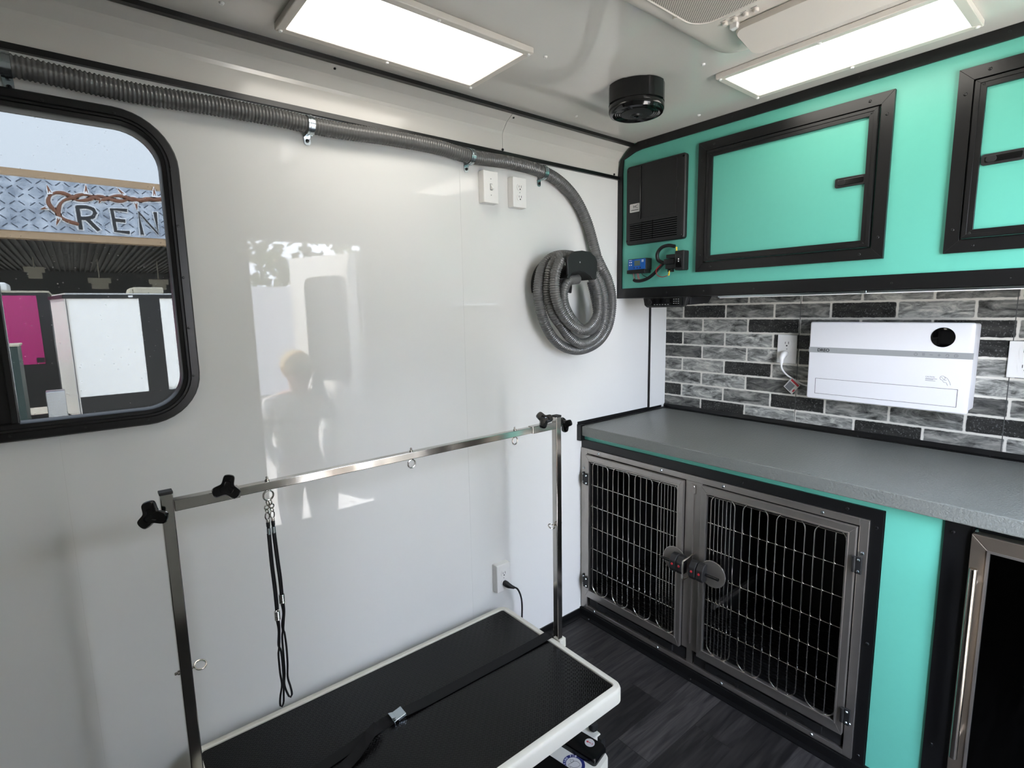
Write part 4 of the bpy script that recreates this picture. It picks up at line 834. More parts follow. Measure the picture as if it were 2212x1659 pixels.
# ------------------------------------------------------------------ grooming table
gt_ = thing('grooming_table', 'low white-rimmed grooming table with a black ribbed mat', 'grooming table', (0.61, 1.162, 0.0))
tl = lambda i, z: [(x, y, z) for x, y in rrect(0.108+i, 1.118-i, 0.880+i, 1.444-i, max(0.032-i, 0.004), 6)]
link('rim', MB().loft([tl(0.006, 0.204), tl(0, 0.206), tl(0, 0.240), tl(0.003, 0.2475), tl(0.006, 0.250), tl(0.0205, 0.250), tl(0.022, 0.2485), tl(0.022, 0.235), tl(0.03, 0.21)]), 'whitep', gt_, smooth=True, angle=40)
link('table_mat', MB().loft([tl(0.0222, 0.236), tl(0.0222, 0.2440), tl(0.024, 0.2460)]), 'mat', gt_)
fr_ = MB()
for y in (0.955, 1.37): fr_.box(0.16, 1.06, y-0.02, y+0.02, 0.165, 0.204)
for x in (0.18, 1.04): fr_.box(x-0.02, x+0.02, 0.955, 1.37, 0.165, 0.204)
for y in (1.14, 1.325): fr_.box(0.13, 1.085, y-0.018, y+0.018, 0.030, 0.058)
for x in (0.16, 1.075): fr_.box(x-0.024, x+0.024, 0.955, 1.37, 0.028, 0.056)
link('steel_frame', fr_, 'whitep', gt_, bevel=0.003)
lg = MB()
for y in (1.13, 1.34):
    for a, b_ in (((0.28, 0.05), (0.94, 0.175)), ((0.94, 0.05), (0.28, 0.175))): lg.tube([(a[0], y, a[1]), (b_[0], y, b_[1])], 0.016, 4)
link('scissor_legs', lg, 'whitep', gt_)
for x, y in ((1.0765, 0.962), (1.0765, 1.36), (0.16, 0.962), (0.16, 1.36)):
    link('foot', MB().lathe((x+0.002, y-0.002, 0), [(0.021, 0.0), (0.021, 0.012), (0.016, 0.018), (0.012, 0.028)], 24).box(x+0.008, x+0.026, y-0.022, y+0.010, 0.006, 0.052), 'rubber', gt_, smooth=True, angle=30)
    link('leveling_knob', MB().lathe((x+0.012, y+0.014, 0.056), [(0.006, 0), (0.006, 0.006), (0.0135, 0.008), (0.0150, 0.016), (0.0130, 0.026), (0.007, 0.029), (0.004, 0.0295)], 20), 'rubber', gt_, smooth=True, angle=40)
for x in (0.097, 1.129):
    s_ = 1 if x > 0.5 else -1
    link('post_socket', MB().box(min(x-s_*0.012, x+s_*0.0155), max(x-s_*0.012, x+s_*0.0155), 1.147, 1.179, 0.222, 0.2525), 'whitep', gt_, bevel=0.002)
link('socket_knob', MB().cyl((1.145, 1.155, 0.205), (1.145, 1.155, 0.236), 0.0055, 12).cyl((1.13, 1.155, 0.215), (1.15, 1.155, 0.215), 0.004, 10), 'rubber', gt_, smooth=True)

# ------------------------------------------------------------------ grooming arm
ga = thing('grooming_post_frame', 'chrome overhead grooming arm standing on both ends of the table', 'grooming arm', (0.61, 1.163, 0.2525))
hw = 0.0106
for x in (0.0975, 1.1235):
    p = link('post', MB().box(x-hw, x+hw, 1.163-hw, 1.163+hw, 0.253, 0.998), 'chrome', ga, bevel=0.0018)
    link('end_cap', MB().box(x-hw-0.0006, x+hw+0.0006, 1.163-hw-0.0006, 1.163+hw+0.0006, 0.997, 1.0025), 'blackmatt', p, bevel=0.001)
link('crossbar', MB().box(0.16, 1.06, 1.154, 1.172, 0.9635, 0.9815), 'chrome', ga, bevel=0.0015)
link('sleeve', MB().box(0.1085, 0.222, 1.152, 1.174, 0.9615, 0.9835), 'chrome', ga, bevel=0.0012)
link('sleeve', MB().box(1.016, 1.1125, 1.152, 1.174, 0.9615, 0.9835), 'chrome', ga, bevel=0.0012)
def tri_knob(c, ax, r=0.0255, rot=0.0, stem=0.016):
    ax = Vector(ax).normalized(); u = ax.cross(Vector((0, 0, 1))).normalized(); w = u.cross(ax); c = Vector(c)
    def lp(s, h):
        out = []
        for k in range(96):
            a = 2*math.pi*k/96; d_ = abs((math.degrees(a-rot)+60) % 120-60); T_ = ((0, 1.0), (13, 0.995), (21, 0.96), (27, 0.86), (34, 0.72), (43, 0.60), (52, 0.54), (60, 0.525)); rr2 = r*s*next(v0+(v1-v0)*(d_-d0)/(d1-d0) for (d0, v0), (d1, v1) in zip(T_, T_[1:]) if d_ <= d1)
            out.append(c+u*math.cos(a)*rr2+w*math.sin(a)*rr2+ax*h)
        return out
    kn_ = link('clamp_knob', MB().loft([lp(0.85, 0.0), lp(1, 0.002), lp(1, 0.009), lp(0.93, 0.012), lp(0.5, 0.0125), lp(0.45, 0.0095), lp(0.2, 0.009)]), 'blackgloss', ga, smooth=True, angle=35)
    link('stud', MB().cyl(c-ax*stem, c+ax*0.001, 0.0038, 12), 'chrome', kn_, smooth=True)
tri_knob((0.197, 1.139, 0.990), (-0.15, -0.85, 0.35), 0.0265, R(105))
tri_knob((0.0745, 1.148, 0.966), (-0.50, -0.80, 0.15), 0.0275, R(75), 0.018)
tri_knob((1.051, 1.143, 1.000), (-0.35, -0.80, 0.45), 0.027, R(50))
tri_knob((1.157, 1.163, 0.967), (1, 0.12, 0), 0.0255, 0.4, 0.026)
for x in (0.277, 0.617, 0.955):
    e_ = MB().torus((x, 1.163, 0.9500), (0.12, -1, 0), 0.0105, 0.0019, 28, 8).cyl((x, 1.163, 0.960), (x, 1.163, 0.9645), 0.0026, 10).lathe((x, 1.163, 0.9815), [(0.0045, 0), (0.0045, 0.003), (0.0028, 0.004), (0.0026, 0.009), (0.001, 0.010)], 14)
    link('eye_bolt', e_, 'wire', ga, smooth=True, angle=40)
for x, s_, z in ((0.0975, 1, 0.632), (1.1235, -1, 0.647)):
    e_ = MB().torus((x+s_*0.0255, 1.163, z), (0.1, -0.45, 1), 0.0105, 0.0019, 28, 8).cyl((x+s_*0.0106, 1.163, z), (x+s_*0.0145, 1.163, z), 0.0026, 10).lathe((x-s_*0.0106, 1.163, z), [(0.0045, 0), (0.0045, 0.003), (0.0028, 0.004), (0.0026, 0.008), (0.001, 0.009)], 14, (-s_, 0, 0))
    link('eye_bolt', e_, 'wire', ga, smooth=True, angle=40)

# ------------------------------------------------------------------ two leashes
def leash(label, dx, y, zc, path_top, slide, loops):
    t = thing('grooming_leash', label, 'leash', (path_top[0][0], y, 0.9))
    cl = MB(); x = path_top[0][0]
    cl.torus((x*0.5+0.277*0.5, y, 0.9350), (0.9, 0.4, 0), 0.0048, 0.0013, 16, 6)
    cl.torus((x, y, 0.9255), (0.2, -1, 0), 0.0046, 0.0014, 16, 6); cl.torus((x, y, 0.9175), (0.9, 0.4, 0), 0.0045, 0.0013, 16, 6)
    cl.tube(catmull([(x-0.003, y, 0.913), (x-0.0045, y, 0.905), (x-0.001, y, 0.898), (x+0.003, y, 0.902), (x+0.0035, y, 0.911), (x, y, 0.914)], 0.002), 0.0014, 6)
    cl.lathe((x, y, 0.893), [(0.0035, 0), (0.0038, 0.004), (0.0025, 0.007)], 12)
    link('swivel_clasp', cl, 'wire', t, smooth=True)
    top = MB().tube([(x, y, 0.896), (x, y, 0.892), (x, y, 0.884), (x, y, 0.879)], [0.0022, 0.0040, 0.0038, 0.0025], 12)
    link('cord_head', top, 'cord', t, smooth=True)
    link('ferrule', MB().tube([(path_top[0][0], y, 0.880), (path_top[0][0], y, 0.866)], 0.0042, 14).box(path_top[0][0]-0.0008, path_top[0][0]+0.0008, y-0.0048, y-0.004, 0.867, 0.879), 'zinc', t, smooth=True, angle=30)
    cd = MB()
    for o_ in (-0.0021, 0.0021): cd.tube(catmull([(a+o_, y+o_*0.5, b_) for a, b_ in path_top], 0.01), 0.0024, 8)
    for lp_ in loops: cd.tube(catmull([(a, yy, b_) for a, yy, b_ in lp_], 0.006), 0.0022, 8)
    link('cord', cd, 'cord', t, smooth=True)
    sl = MB()
    for k in range(6): sl.torus((slide[0], y, slide[1]+0.0035*k), (0, 0, 1), 0.0046, 0.0018, 14, 6)
    link('coil_slide', sl, 'chrome', t, smooth=True)
yy = 1.160
leash('black cord grooming leash hanging left, its loop ending lowest', 0, yy, 0, [(0.271, 0.868), (0.2715, 0.80), (0.2735, 0.74), (0.274, 0.692)], (0.2735, 0.670),
      [[(0.2715, yy, 0.670), (0.2735, yy, 0.645), (0.2705, yy, 0.613), (0.2715, yy, 0.602), (0.2690, yy, 0.590), (0.2690, yy, 0.545), (0.2705, yy, 0.515), (0.2655, yy, 0.490), (0.2635, yy, 0.470), (0.2665, yy, 0.463), (0.2710, yy, 0.472), (0.2725, yy, 0.49), (0.2745, yy, 0.52), (0.2755, yy, 0.56), (0.2745, yy, 0.595), (0.2715, yy-0.002, 0.605), (0.2735, yy, 0.62), (0.2755, yy, 0.648), (0.2755, yy, 0.670)]])
leash('black cord grooming leash hanging right, its coil slide set higher', 0, yy+0.002, 0, [(0.2815, 0.866), (0.284, 0.80), (0.286, 0.76), (0.2865, 0.722)], (0.2862, 0.704),
      [[(0.2842, yy, 0.704), (0.2858, yy, 0.68), (0.2815, yy, 0.655), (0.2820, yy, 0.640), (0.2795, yy, 0.625), (0.2790, yy, 0.58), (0.2785, yy, 0.54), (0.2765, yy+0.003, 0.51), (0.2820, yy+0.004, 0.483), (0.2865, yy+0.003, 0.474), (0.2905, yy+0.003, 0.480), (0.2885, yy+0.003, 0.50), (0.2845, yy+0.003, 0.525), (0.2860, yy, 0.56), (0.2865, yy, 0.60), (0.2850, yy, 0.632), (0.2828, yy-0.002, 0.642), (0.2855, yy, 0.66), (0.2885, yy, 0.684), (0.2882, yy, 0.704)]])

# ------------------------------------------------------------------ restraint strap lying on the table
st = thing('table_strap', 'flat black webbing strap with a silver buckle lying along the table mat', 'strap', (0.55, 1.2, 0.25))
def strap(pts, w, th=0.0016):
    mb = MB(); loops = []; P_ = [Vector(p[:3]) for p in pts]; tl_ = [p[3] if len(p) > 3 else 0 for p in pts]; n = len(P_)
    for i in range(n):
        t = (P_[min(n-1, i+1)]-P_[max(0, i-1)]).normalized(); sd = t.cross(Vector((0, 0, 1))).normalized(); up_ = sd.cross(t)
        a = R(tl_[i]); s2 = sd*math.cos(a)+up_*math.sin(a); u2 = up_*math.cos(a)-sd*math.sin(a)
        loops.append([P_[i]-s2*w/2, P_[i]+s2*w/2, P_[i]+s2*w/2+u2*th, P_[i]-s2*w/2+u2*th])
    return mb.loft(loops)
link('webbing', strap([(1.124, 1.196, 0.225), (1.1235, 1.196, 0.244), (1.120, 1.196, 0.2512), (1.10, 1.196, 0.2515), (1.07, 1.196, 0.2500), (0.95, 1.1975, 0.2475), (0.80, 1.2000, 0.2475), (0.65, 1.2020, 0.2475), (0.58, 1.203, 0.251)], 0.036), 'webbing', st)
link('webbing', strap([(0.545, 1.203, 0.252, 10), (0.52, 1.202, 0.2500, 20), (0.48, 1.196, 0.2490, 5), (0.42, 1.186, 0.2480), (0.35, 1.178, 0.2475), (0.25, 1.172, 0.2475), (0.15, 1.170, 0.2490), (0.118, 1.170, 0.2515), (0.104, 1.170, 0.247), (0.1025, 1.170, 0.228)], 0.032), 'webbing', st)
link('loose_tail', strap([(0.500, 1.192, 0.262, 25), (0.47, 1.176, 0.266, 10), (0.44, 1.160, 0.258), (0.42, 1.150, 0.2530), (0.395, 1.142, 0.2505, 8), (0.375, 1.132, 0.2500)], 0.030), 'webbing', st)
bk = MB().box(0.545, 0.580, 1.187, 1.219, 0.2545, 0.2575, None)
bk.v.clear(); bk.f.clear(); bk.mi.clear()
bm_ = Matrix.Translation((0.562, 1.203, 0.2505)) @ Matrix.Rotation(R(-12), 4, 'Y')
bk.box(-0.018, 0.018, -0.0165, 0.0165, 0.004, 0.0062, bm_).box(-0.018, -0.015, -0.0165, 0.0165, -0.002, 0.006, bm_).box(-0.006, 0.018, -0.0165, -0.0145, -0.002, 0.006, bm_).box(-0.006, 0.018, 0.0145, 0.0165, -0.002, 0.006, bm_).box(-0.026, -0.014, -0.014, 0.010, 0.006, 0.0085, bm_ @ Matrix.Rotation(R(25), 4, 'Y'))
link('buckle', bk, 'zinc', st, bevel=0.0006)

# ------------------------------------------------------------------ foot pedal of the table
fp2 = thing('foot_pedal', 'white foot control with two black pedals and a round blue sticker under the table', 'foot pedal', (0.955, 0.985, 0))
pm = Matrix.Translation((0.947, 0.985, 0.0)) @ Matrix.Rotation(R(13), 4, 'Z')
def P3(x, y, z): v = pm @ Vector((x, y, z)); return (v.x, v.y, v.z)
bp_ = MB(); lo_ = rrect(-0.118, 0.098, -0.118, 0.11, 0.020, 5)
bp_.loft([[P3(x, y, 0.002) for x, y in lo_], [P3(x, y, 0.040+0.05*(y+0.118)) for x, y in lo_], [P3(x*0.98, y*0.98, 0.046+0.05*(y+0.118)) for x, y in lo_]])
link('base', bp_, 'whitep', fp2, smooth=True, angle=40)
for s_, nm in ((0.068, 'r'), (-0.062, 'l')):
    q = rrect(s_-0.036, s_+0.036, -0.104, 0.10, 0.010, 4)
    pd = MB().loft([[P3(x, y, 0.046+0.05*(y+0.118)) for x, y in q], [P3(x*1.0, y, 0.056+0.05*(y+0.118)) for x, y in q], [P3(s_+(x-s_)*0.9, y*0.96, 0.064+0.05*(y+0.118)) for x, y in q]])
    pd_ = link('pedal', pd, 'blackgloss', fp2, smooth=True, angle=30)
    sm_ = Matrix.Translation(Vector(P3(s_+0.012, -0.060, 0.0672))) @ Matrix.Rotation(R(13), 4, 'Z') @ Matrix.Rotation(math.atan(0.05), 4, 'X')
    sk = MB(); cc = [sm_ @ Vector((0.0145*math.cos(2*math.pi*k/28), 0.0145*math.sin(2*math.pi*k/28), 0)) for k in range(28)]
    sk.loft([[v-Vector((0, 0, 0.0008)) for v in cc], cc]); k_ = link('arrow_sticker', sk, 'label', pd_, label='round white arrow sticker')
    sg = 1 if nm == 'r' else -1
    ar = MB(); nz = sm_.to_3x3() @ Vector((0, 0, 1)); A = lambda x, y: sm_ @ Vector((x, y, 0.0002))
    ar.ribbon([A(0.000, -0.004*sg), A(-0.001, 0.006*sg)], 0.0022, 0.0003, nz); o_ = len(ar.v)
    ar.add([A(-0.0055, 0.0045*sg), A(0.0035, 0.0055*sg), A(-0.0015, 0.0115*sg), A(-0.0055, 0.0045*sg)+nz*0.0003, A(0.0035, 0.0055*sg)+nz*0.0003, A(-0.0015, 0.0115*sg)+nz*0.0003], [(0, 1, 2), (3, 5, 4), (0, 3, 4, 1), (1, 4, 5, 2), (2, 5, 3, 0)])
    link('red_arrow', ar, 'red', k_)
    link('arrow_caption', text_mb('UP' if nm == 'r' else 'DN', 0.006, A(-0.004, -0.0105), (sm_.to_3x3() @ Vector((1, 0, 0))), (sm_.to_3x3() @ Vector((0, 1, 0))), 0.0003), 'red', k_)
cmx = Matrix.Translation(Vector(P3(0.004, -0.052, 0.0496))) @ Matrix.Rotation(R(13), 4, 'Z') @ Matrix.Rotation(math.atan(0.05), 4, 'X')
def disc(r0, r1, h, n=48):
    mb = MB(); A = [cmx @ Vector((r0*math.cos(2*math.pi*k/n), r0*math.sin(2*math.pi*k/n), h)) for k in range(n)]; B = [cmx @ Vector((r1*math.cos(2*math.pi*k/n), r1*math.sin(2*math.pi*k/n), h)) for k in range(n)]
    dz = cmx.to_3x3() @ Vector((0, 0, 0.0004)); return mb.loft([A, B, [v+dz for v in B], [v+dz for v in A], A], True, False)
sb = link('round_sticker', disc(0.0001, 0.0315, 0), 'label', fp2, label='round pale sticker with a navy ring')
link('ring_print', disc(0.0225, 0.0312, 0.0004), 'navy', sb)
tx = MB()
for k, ch in enumerate('FLYING PIG'):
    if ch == ' ': continue
    a = R(158-k*15.2); m3 = cmx.to_3x3(); rad = m3 @ Vector((math.cos(a), math.sin(a), 0)); tan = m3 @ Vector((math.sin(a), -math.cos(a), 0))
    q = text_mb(ch, 0.0078, cmx @ Vector((0.0240*math.cos(a), 0.0240*math.sin(a), 0.0009)), tan, rad, 0.0003, 'CENTER', 0.0002); tx.add(q.v, q.f)
link('ring_lettering', tx, 'outline', sb)
pg = MB(); nz = cmx.to_3x3() @ Vector((0, 0, 1)); G = lambda pts: [cmx @ Vector((x/1000, y/1000, 0.0006)) for x, y in pts]
for s_ in ([(-14, 6), (-15, 9), (-11, 12), (-7, 10), (-4, 9)], [(-14, 6), (-16, 3), (-13, 1), (-11, -1), (-12, -4), (-9, -8), (-4, -12), (2, -15), (5, -14), (7, -16), (10, -14), (13, -8), (13, -2), (10, 3), (4, 7)], [(-4, 9), (-1, 7), (1, 12), (6, 17), (8, 10), (11, 11), (10, 6), (4, 6), (-1, 7)], [(-11, 8), (-10, 7)], [(-14, 3), (-12, 4), (-12, 2)]):
    pg.ribbon(G(s_), 0.0008, 0.0003, nz)
link('pig_outline', pg, 'ink', sb)

# ------------------------------------------------------------------ outside the window
gd = MB(); gd.add([(-40, YR-30, -0.62), (40, YR-30, -0.62), (40, 5, -0.62), (-40, 5, -0.62), (-40, 11, -1.0), (40, 11, -1.0), (40, 70, -1.0), (-40, 70, -1.0)], [(0, 1, 2, 3), (3, 2, 5, 4), (4, 5, 6, 7)])
g_ = link('ground', gd, 'concrete', kind='structure')
tr1 = thing('cargo_trailer', 'white cargo trailer with a black band outside the window', 'trailer', (2.5, 13.1, -1.0))
pl_ = [(-0.116, 12), (-0.33, 13.1), (-0.116, 14.2), (6.5, 14.2), (6.5, 12)]
link('shell', MB().prism(pl_, -0.45, 1.70, 'z'), 'whitecoat2', tr1)
link('side_panel', MB().box(-0.10, 0.935, 11.985, 12.0, -0.07, 1.66), 'trailerwhite', tr1)
link('side_panel', MB().box(1.255, 3.2, 11.985, 12.0, -0.02, 1.66), 'trailerwhite', tr1)
link('side_panel', MB().box(3.6, 6.4, 11.985, 12.0, -0.02, 1.66), 'trailerwhite', tr1)
link('black_band', MB().box(0.935, 1.255, 11.98, 12.0, -0.07, 1.66).box(3.2, 3.6, 11.98, 12.0, -0.07, 1.66).box(-0.116, 6.5, 11.975, 12.0, -0.48, -0.075), 'blackout', tr1)
rt_ = MB().box(-0.13, 6.5, 11.96, 12.0, 1.655, 1.725)
rt_.prism([(-0.14, 11.96), (-0.36, 13.1), (-0.33, 13.1), (-0.116, 12)], 1.66, 1.72, 'z')
link('roof_rail', rt_, 'blackout', tr1)
link('roof', MB().prism([(-0.10, 12.0), (-0.30, 13.1), (-0.1, 14.2), (6.5, 14.2), (6.5, 12.0)], 1.72, 1.75, 'z'), 'whitecoat2', tr1)
link('corner_post', MB().box(-0.118, -0.075, 11.97, 12.0, -0.75, 1.66), 'ivory', tr1)
link('corner_stripe', MB().box(-0.102, -0.094, 11.965, 11.97, -0.75, 1.66), 'ink', tr1)
link('clearance_lamp', MB().box(0.78, 0.85, 11.95, 11.96, 1.675, 1.71), 'white', tr1)
link('roof_air_conditioner', MB().box(0.88, 1.36, 12.2, 12.9, 1.75, 1.87).prism([(0.80, 1.75), (0.84, 1.86), (0.88, 1.86), (0.88, 1.75)], 12.2, 12.9, 'y'), 'beige', tr1, bevel=0.02)
whl = MB().cyl((3.0, 11.98, -0.66), (3.0, 12.2, -0.66), 0.34, 32).cyl((3.9, 11.98, -0.66), (3.9, 12.2, -0.66), 0.34, 32).cyl((3.0, 14.0, -0.66), (3.0, 14.2, -0.66), 0.34, 32).cyl((3.9, 14.0, -0.66), (3.9, 14.2, -0.66), 0.34, 32)
link('wheels', whl, 'rubber', tr1)
link('tongue_jack', MB().cyl((-0.9, 13.1, -1.0), (-0.9, 13.1, -0.2), 0.04, 12).box(-1.0, 0.1, 13.05, 13.15, -0.55, -0.45), 'blackout', tr1)
tb_ = thing('tool_box', 'small aluminium tread-plate box at the nose of the white trailer', 'tool box', (-0.4, 11.9, -1.0))
link('box', MB().box(-0.52, -0.27, 11.7, 12.05, -0.40, 0.10), 'treadalu', tb_, bevel=0.01)
link('stand', MB().box(-0.50, -0.29, 11.75, 12.0, -1.0, -0.40), 'blackout', tb_)
tr2 = thing('cargo_trailer', 'magenta and black cargo trailer outside the window, left of the white one', 'trailer', (-2.5, 16, -1.0))
link('shell', MB().box(-5.0, -0.40, 15, 17.0, -0.55, 1.86), 'blackout', tr2)
link('side_panel', MB().box(-2.3, -0.59, 14.98, 15.0, 0.37, 1.80), 'magenta', tr2)
link('side_panel', MB().box(-4.9, -2.5, 14.98, 15.0, 0.37, 1.80), 'magenta', tr2)
link('roof', MB().box(-5.0, -0.38, 14.98, 17.0, 1.86, 1.90), 'beige', tr2)
link('roof_air_conditioner', MB().box(-1.6, -1.04, 15.3, 16.2, 1.90, 2.08), 'white', tr2, bevel=0.04)
link('lamp', MB().box(-0.72, -0.60, 14.96, 14.98, 0.40, 0.50), 'blackout', tr2)
link('wheels', MB().cyl((-3.0, 15.0, -0.66), (-3.0, 15.2, -0.66), 0.34, 32).cyl((-3.9, 15.0, -0.66), (-3.9, 15.2, -0.66), 0.34, 32).cyl((-3.0, 16.8, -0.66), (-3.0, 17.0, -0.66), 0.34, 32), 'rubber', tr2)
link('front_stand', MB().box(-0.6, -0.5, 15.2, 15.3, -1.0, -0.5).box(-0.6, -0.5, 16.7, 16.8, -1.0, -0.5), 'blackout', tr2)
gb = thing('utility_box', 'dark green metal cabinet standing in front of the magenta trailer', 'utility box', (-1.2, 11.6, -1.0))
link('body', MB().box(-1.7, -0.75, 11.3, 12.0, -1.0, 0.90), 'greenbox', gb, bevel=0.01)
link('lid', MB().box(-1.72, -0.73, 11.28, 12.02, 0.90, 0.93), 'beige', gb)
# building with the fascia sign
bl = thing('shop_building', 'shop building with a REN fascia sign and dark open canopy behind the trailers', 'building', (0, 28, -1.0))
link('fascia_trim', MB().box(-16, 16, 19.95, 20.3, 5.12, 5.34), 'tan', bl, label='tan trim above the sign')
link('fascia_trim', MB().box(-16, 16, 19.93, 20.3, 3.50, 3.70), 'tan', bl, label='tan trim below the sign')
so = MB().box(-16, 16, 20.3, 36, 3.75, 3.85)
for k in range(110): so.box(-11+0.2*k, -10.93+0.2*k, 20.3, 36, 3.66, 3.75)
link('corrugated_soffit', so, 'soffit', bl)
link('rear_wall', MB().box(-16, 16, 35.9, 36.1, 2.55, 3.8), 'soffit', bl)
ps = MB()
for x in (-15, -9, -4.2, 5.4, 9, 15): ps.box(x-0.12, x+0.12, 35.6, 35.9, -1.0, 3.7).box(x-0.12, x+0.12, 20.1, 20.35, -1.0, 3.6)
link('posts', ps, 'soffit', bl)
link('roof', MB().box(-16, 16, 20.3, 36.1, 3.86, 5.30), 'tan', bl)
for x, z, w_ in ((-1.35, 3.1, 0.62), (0.55, 2.72, 0.75), (2.62, 2.70, 0.7)):
    link('canopy_box', MB().box(x, x+w_, 27.8, 28.0, z, z+0.20).box(x+0.1, x+w_-0.1, 27.8, 28.0, z-0.24, z).cyl((x+w_/2, 27.9, z+0.2), (x+w_/2, 27.9, 3.7), 0.02, 8), 'beige', bl)  # plain beige boxes hung from the canopy soffit
sg_ = link('fascia_sign', MB().box(-6, 7, 19.90, 19.949, 3.70, 5.12), 'plate', bl, label='tread-plate sign with a thorn vine and the letters REN')
tb = MB(); rnd = random.Random(3)
for i in range(64):
    for j in range(7):
        x = -5.8+0.2*i+rnd.uniform(-.02, .02); z = 3.83+0.2*j; a = R(40 if (i+j) % 2 else -40)
        dx_, dz_ = 0.075*math.cos(a), 0.075*math.sin(a)
        tb.ribbon([(x-dx_, 19.899, z-dz_), (x+dx_, 19.899, z+dz_)], 0.024, 0.004, (0, -1, 0))
b1 = link('tread_bars', tb, 'platebar', sg_); b1['kind'] = 'stuff'
vA = [(0.356, 3.959), (0.047, 4.073), (-0.148, 4.313), (-0.251, 4.499), (-0.184, 4.702), (-0.003, 4.794), (0.213, 4.748), (0.393, 4.628), (0.626, 4.674), (0.907, 4.808), (1.172, 4.735), (1.414, 4.72), (1.674, 4.833), (1.887, 4.793), (2.417, 4.895), (2.998, 4.893)]
vB = [(-0.074, 4.122), (-0.049, 4.363), (0.068, 4.573), (0.304, 4.699), (0.508, 4.802), (0.704, 4.784), (0.965, 4.712), (1.252, 4.847), (1.498, 4.855), (1.738, 4.755), (2.039, 4.852), (2.413, 4.851), (3.005, 4.96)]
th_ = [(-0.181, 4.722), (-0.232, 4.969), (0.608, 4.814), (0.619, 5.077), (1.5, 4.876), (1.346, 5.086), (2.25, 4.919), (2.257, 5.199), (-0.266, 4.36), (-0.44, 4.304), (-0.058, 4.124), (-0.145, 3.898), (0.933, 4.729), (0.869, 4.599), (1.754, 4.736), (1.768, 4.504)]
vm = MB(); vo = MB()
for v in (vA, vB):
    c_ = catmull([(x, 19.87, z) for x, z in v], 0.05); vm.tube(c_, [0.042+0.012*math.sin(i*0.5) for i in range(len(c_))], 8); vo.ribbon([(p.x, 19.893, p.z) for p in c_], 0.15, 0.003, (0, -1, 0))
for a, b_ in zip(th_[::2], th_[1::2]):
    vm.tube([(a[0], 19.87, a[1]), ((a[0]+b_[0])/2, 19.865, (a[1]+b_[1])/2), (b_[0], 19.86, b_[1])], [0.055, 0.035, 0.004], 8)
    vo.tube([(a[0], 19.893, a[1]), ((a[0]+b_[0])/2, 19.893, (a[1]+b_[1])/2), (b_[0]+(b_[0]-a[0])*0.12, 19.893, b_[1]+(b_[1]-a[1])*0.12)], [0.085, 0.06, 0.01], 6)
link('vine_outline', vo, 'outline', sg_); link('thorn_vine', vm, 'vine', sg_, smooth=True)
def letter(ch, strokes):
    o1 = MB(); o2 = MB()
    for q_, s_ in enumerate(strokes):
        yo = 0.0025*q_
        def ext_(s_, e):
            s_ = [Vector((x, 0, z)) for x, z in s_]; s_[0] = s_[0]+(s_[0]-s_[1]).normalized()*e; s_[-1] = s_[-1]+(s_[-1]-s_[-2]).normalized()*e; return s_
        o1.ribbon([(p.x, 19.888-yo, p.z) for p in ext_(s_, 0.045)], 0.17, 0.004, (0, -1, 0)); o2.ribbon([(p.x, 19.870-yo, p.z) for p in ext_(s_, 0.02)], 0.09, 0.010, (0, -1, 0))
    link('letter_'+ch, o2, 'ink', sg_); link('letter_outline', o1, 'outline', sg_)
letter('r', [[(0.383, 3.839), (0.367, 4.445)], [(0.367, 4.445), (0.572, 4.466), (0.716, 4.42), (0.757, 4.321), (0.694, 4.201), (0.539, 4.146), (0.39, 4.132)], [(0.539, 4.146), (0.781, 3.837)]])
letter('e', [[(1.502, 4.465), (1.151, 4.459), (1.187, 3.839), (1.503, 3.82)], [(1.167, 4.16), (1.429, 4.15)]])
letter('n', [[(1.828, 3.801), (1.798, 4.443), (2.241, 3.831), (2.218, 4.462)]])
# trees beyond
def tree(x, y, h, r, label, seed, z0=-1.0, cz=0.62):
    t = thing('tree', label, 'tree', (x, y, z0), None); rnd = random.Random(seed)
    link('trunk', MB().tube([(x, y, z0), (x+0.1, y, z0+h*0.35), (x-0.05, y, z0+h*0.7)], [0.16, 0.12, 0.05], 8), 'bark', t, smooth=True)
    f = MB()
    for k in range(1500):
        a, b_, c = rnd.gauss(0, 1), rnd.gauss(0, 1), rnd.gauss(0, 1); n = math.sqrt(a*a+b_*b_+c*c); q = rnd.uniform(0.45, 1)
        lump = 1+0.25*math.sin(a*3+seed)*math.cos(c*4)
        p = Vector((x+a/n*r*q*lump, y+b_/n*r*q*lump, z0+h*cz+c/n*h*0.40*q*lump)); s_ = rnd.uniform(0.10, 0.24)
        u = Vector((rnd.gauss(0, 1), rnd.gauss(0, 1), rnd.gauss(0, 1))).normalized()*s_; v = u.orthogonal().normalized()*s_*0.6
        f.add([p-u, p+v, p+u, p-v], [(0, 1, 2, 3)])
    fo = link('foliage', f, 'leaf', t); fo['kind'] = 'stuff'
lbs = ['bushy tree seen under the canopy at its far left', 'bushy tree seen under the canopy behind the magenta trailer', 'bushy tree seen under the canopy above the white trailer nose', 'bushy tree seen under the canopy behind the rooftop air conditioner', 'bushy tree seen under the canopy at the window edge']
for i, x in enumerate((-3.6, -1.2, 1.2, 3.6, 6.0)): tree(x, 40+(i % 2)*5, 5.2+0.4*(i % 3), 1.75, lbs[i], i+1)

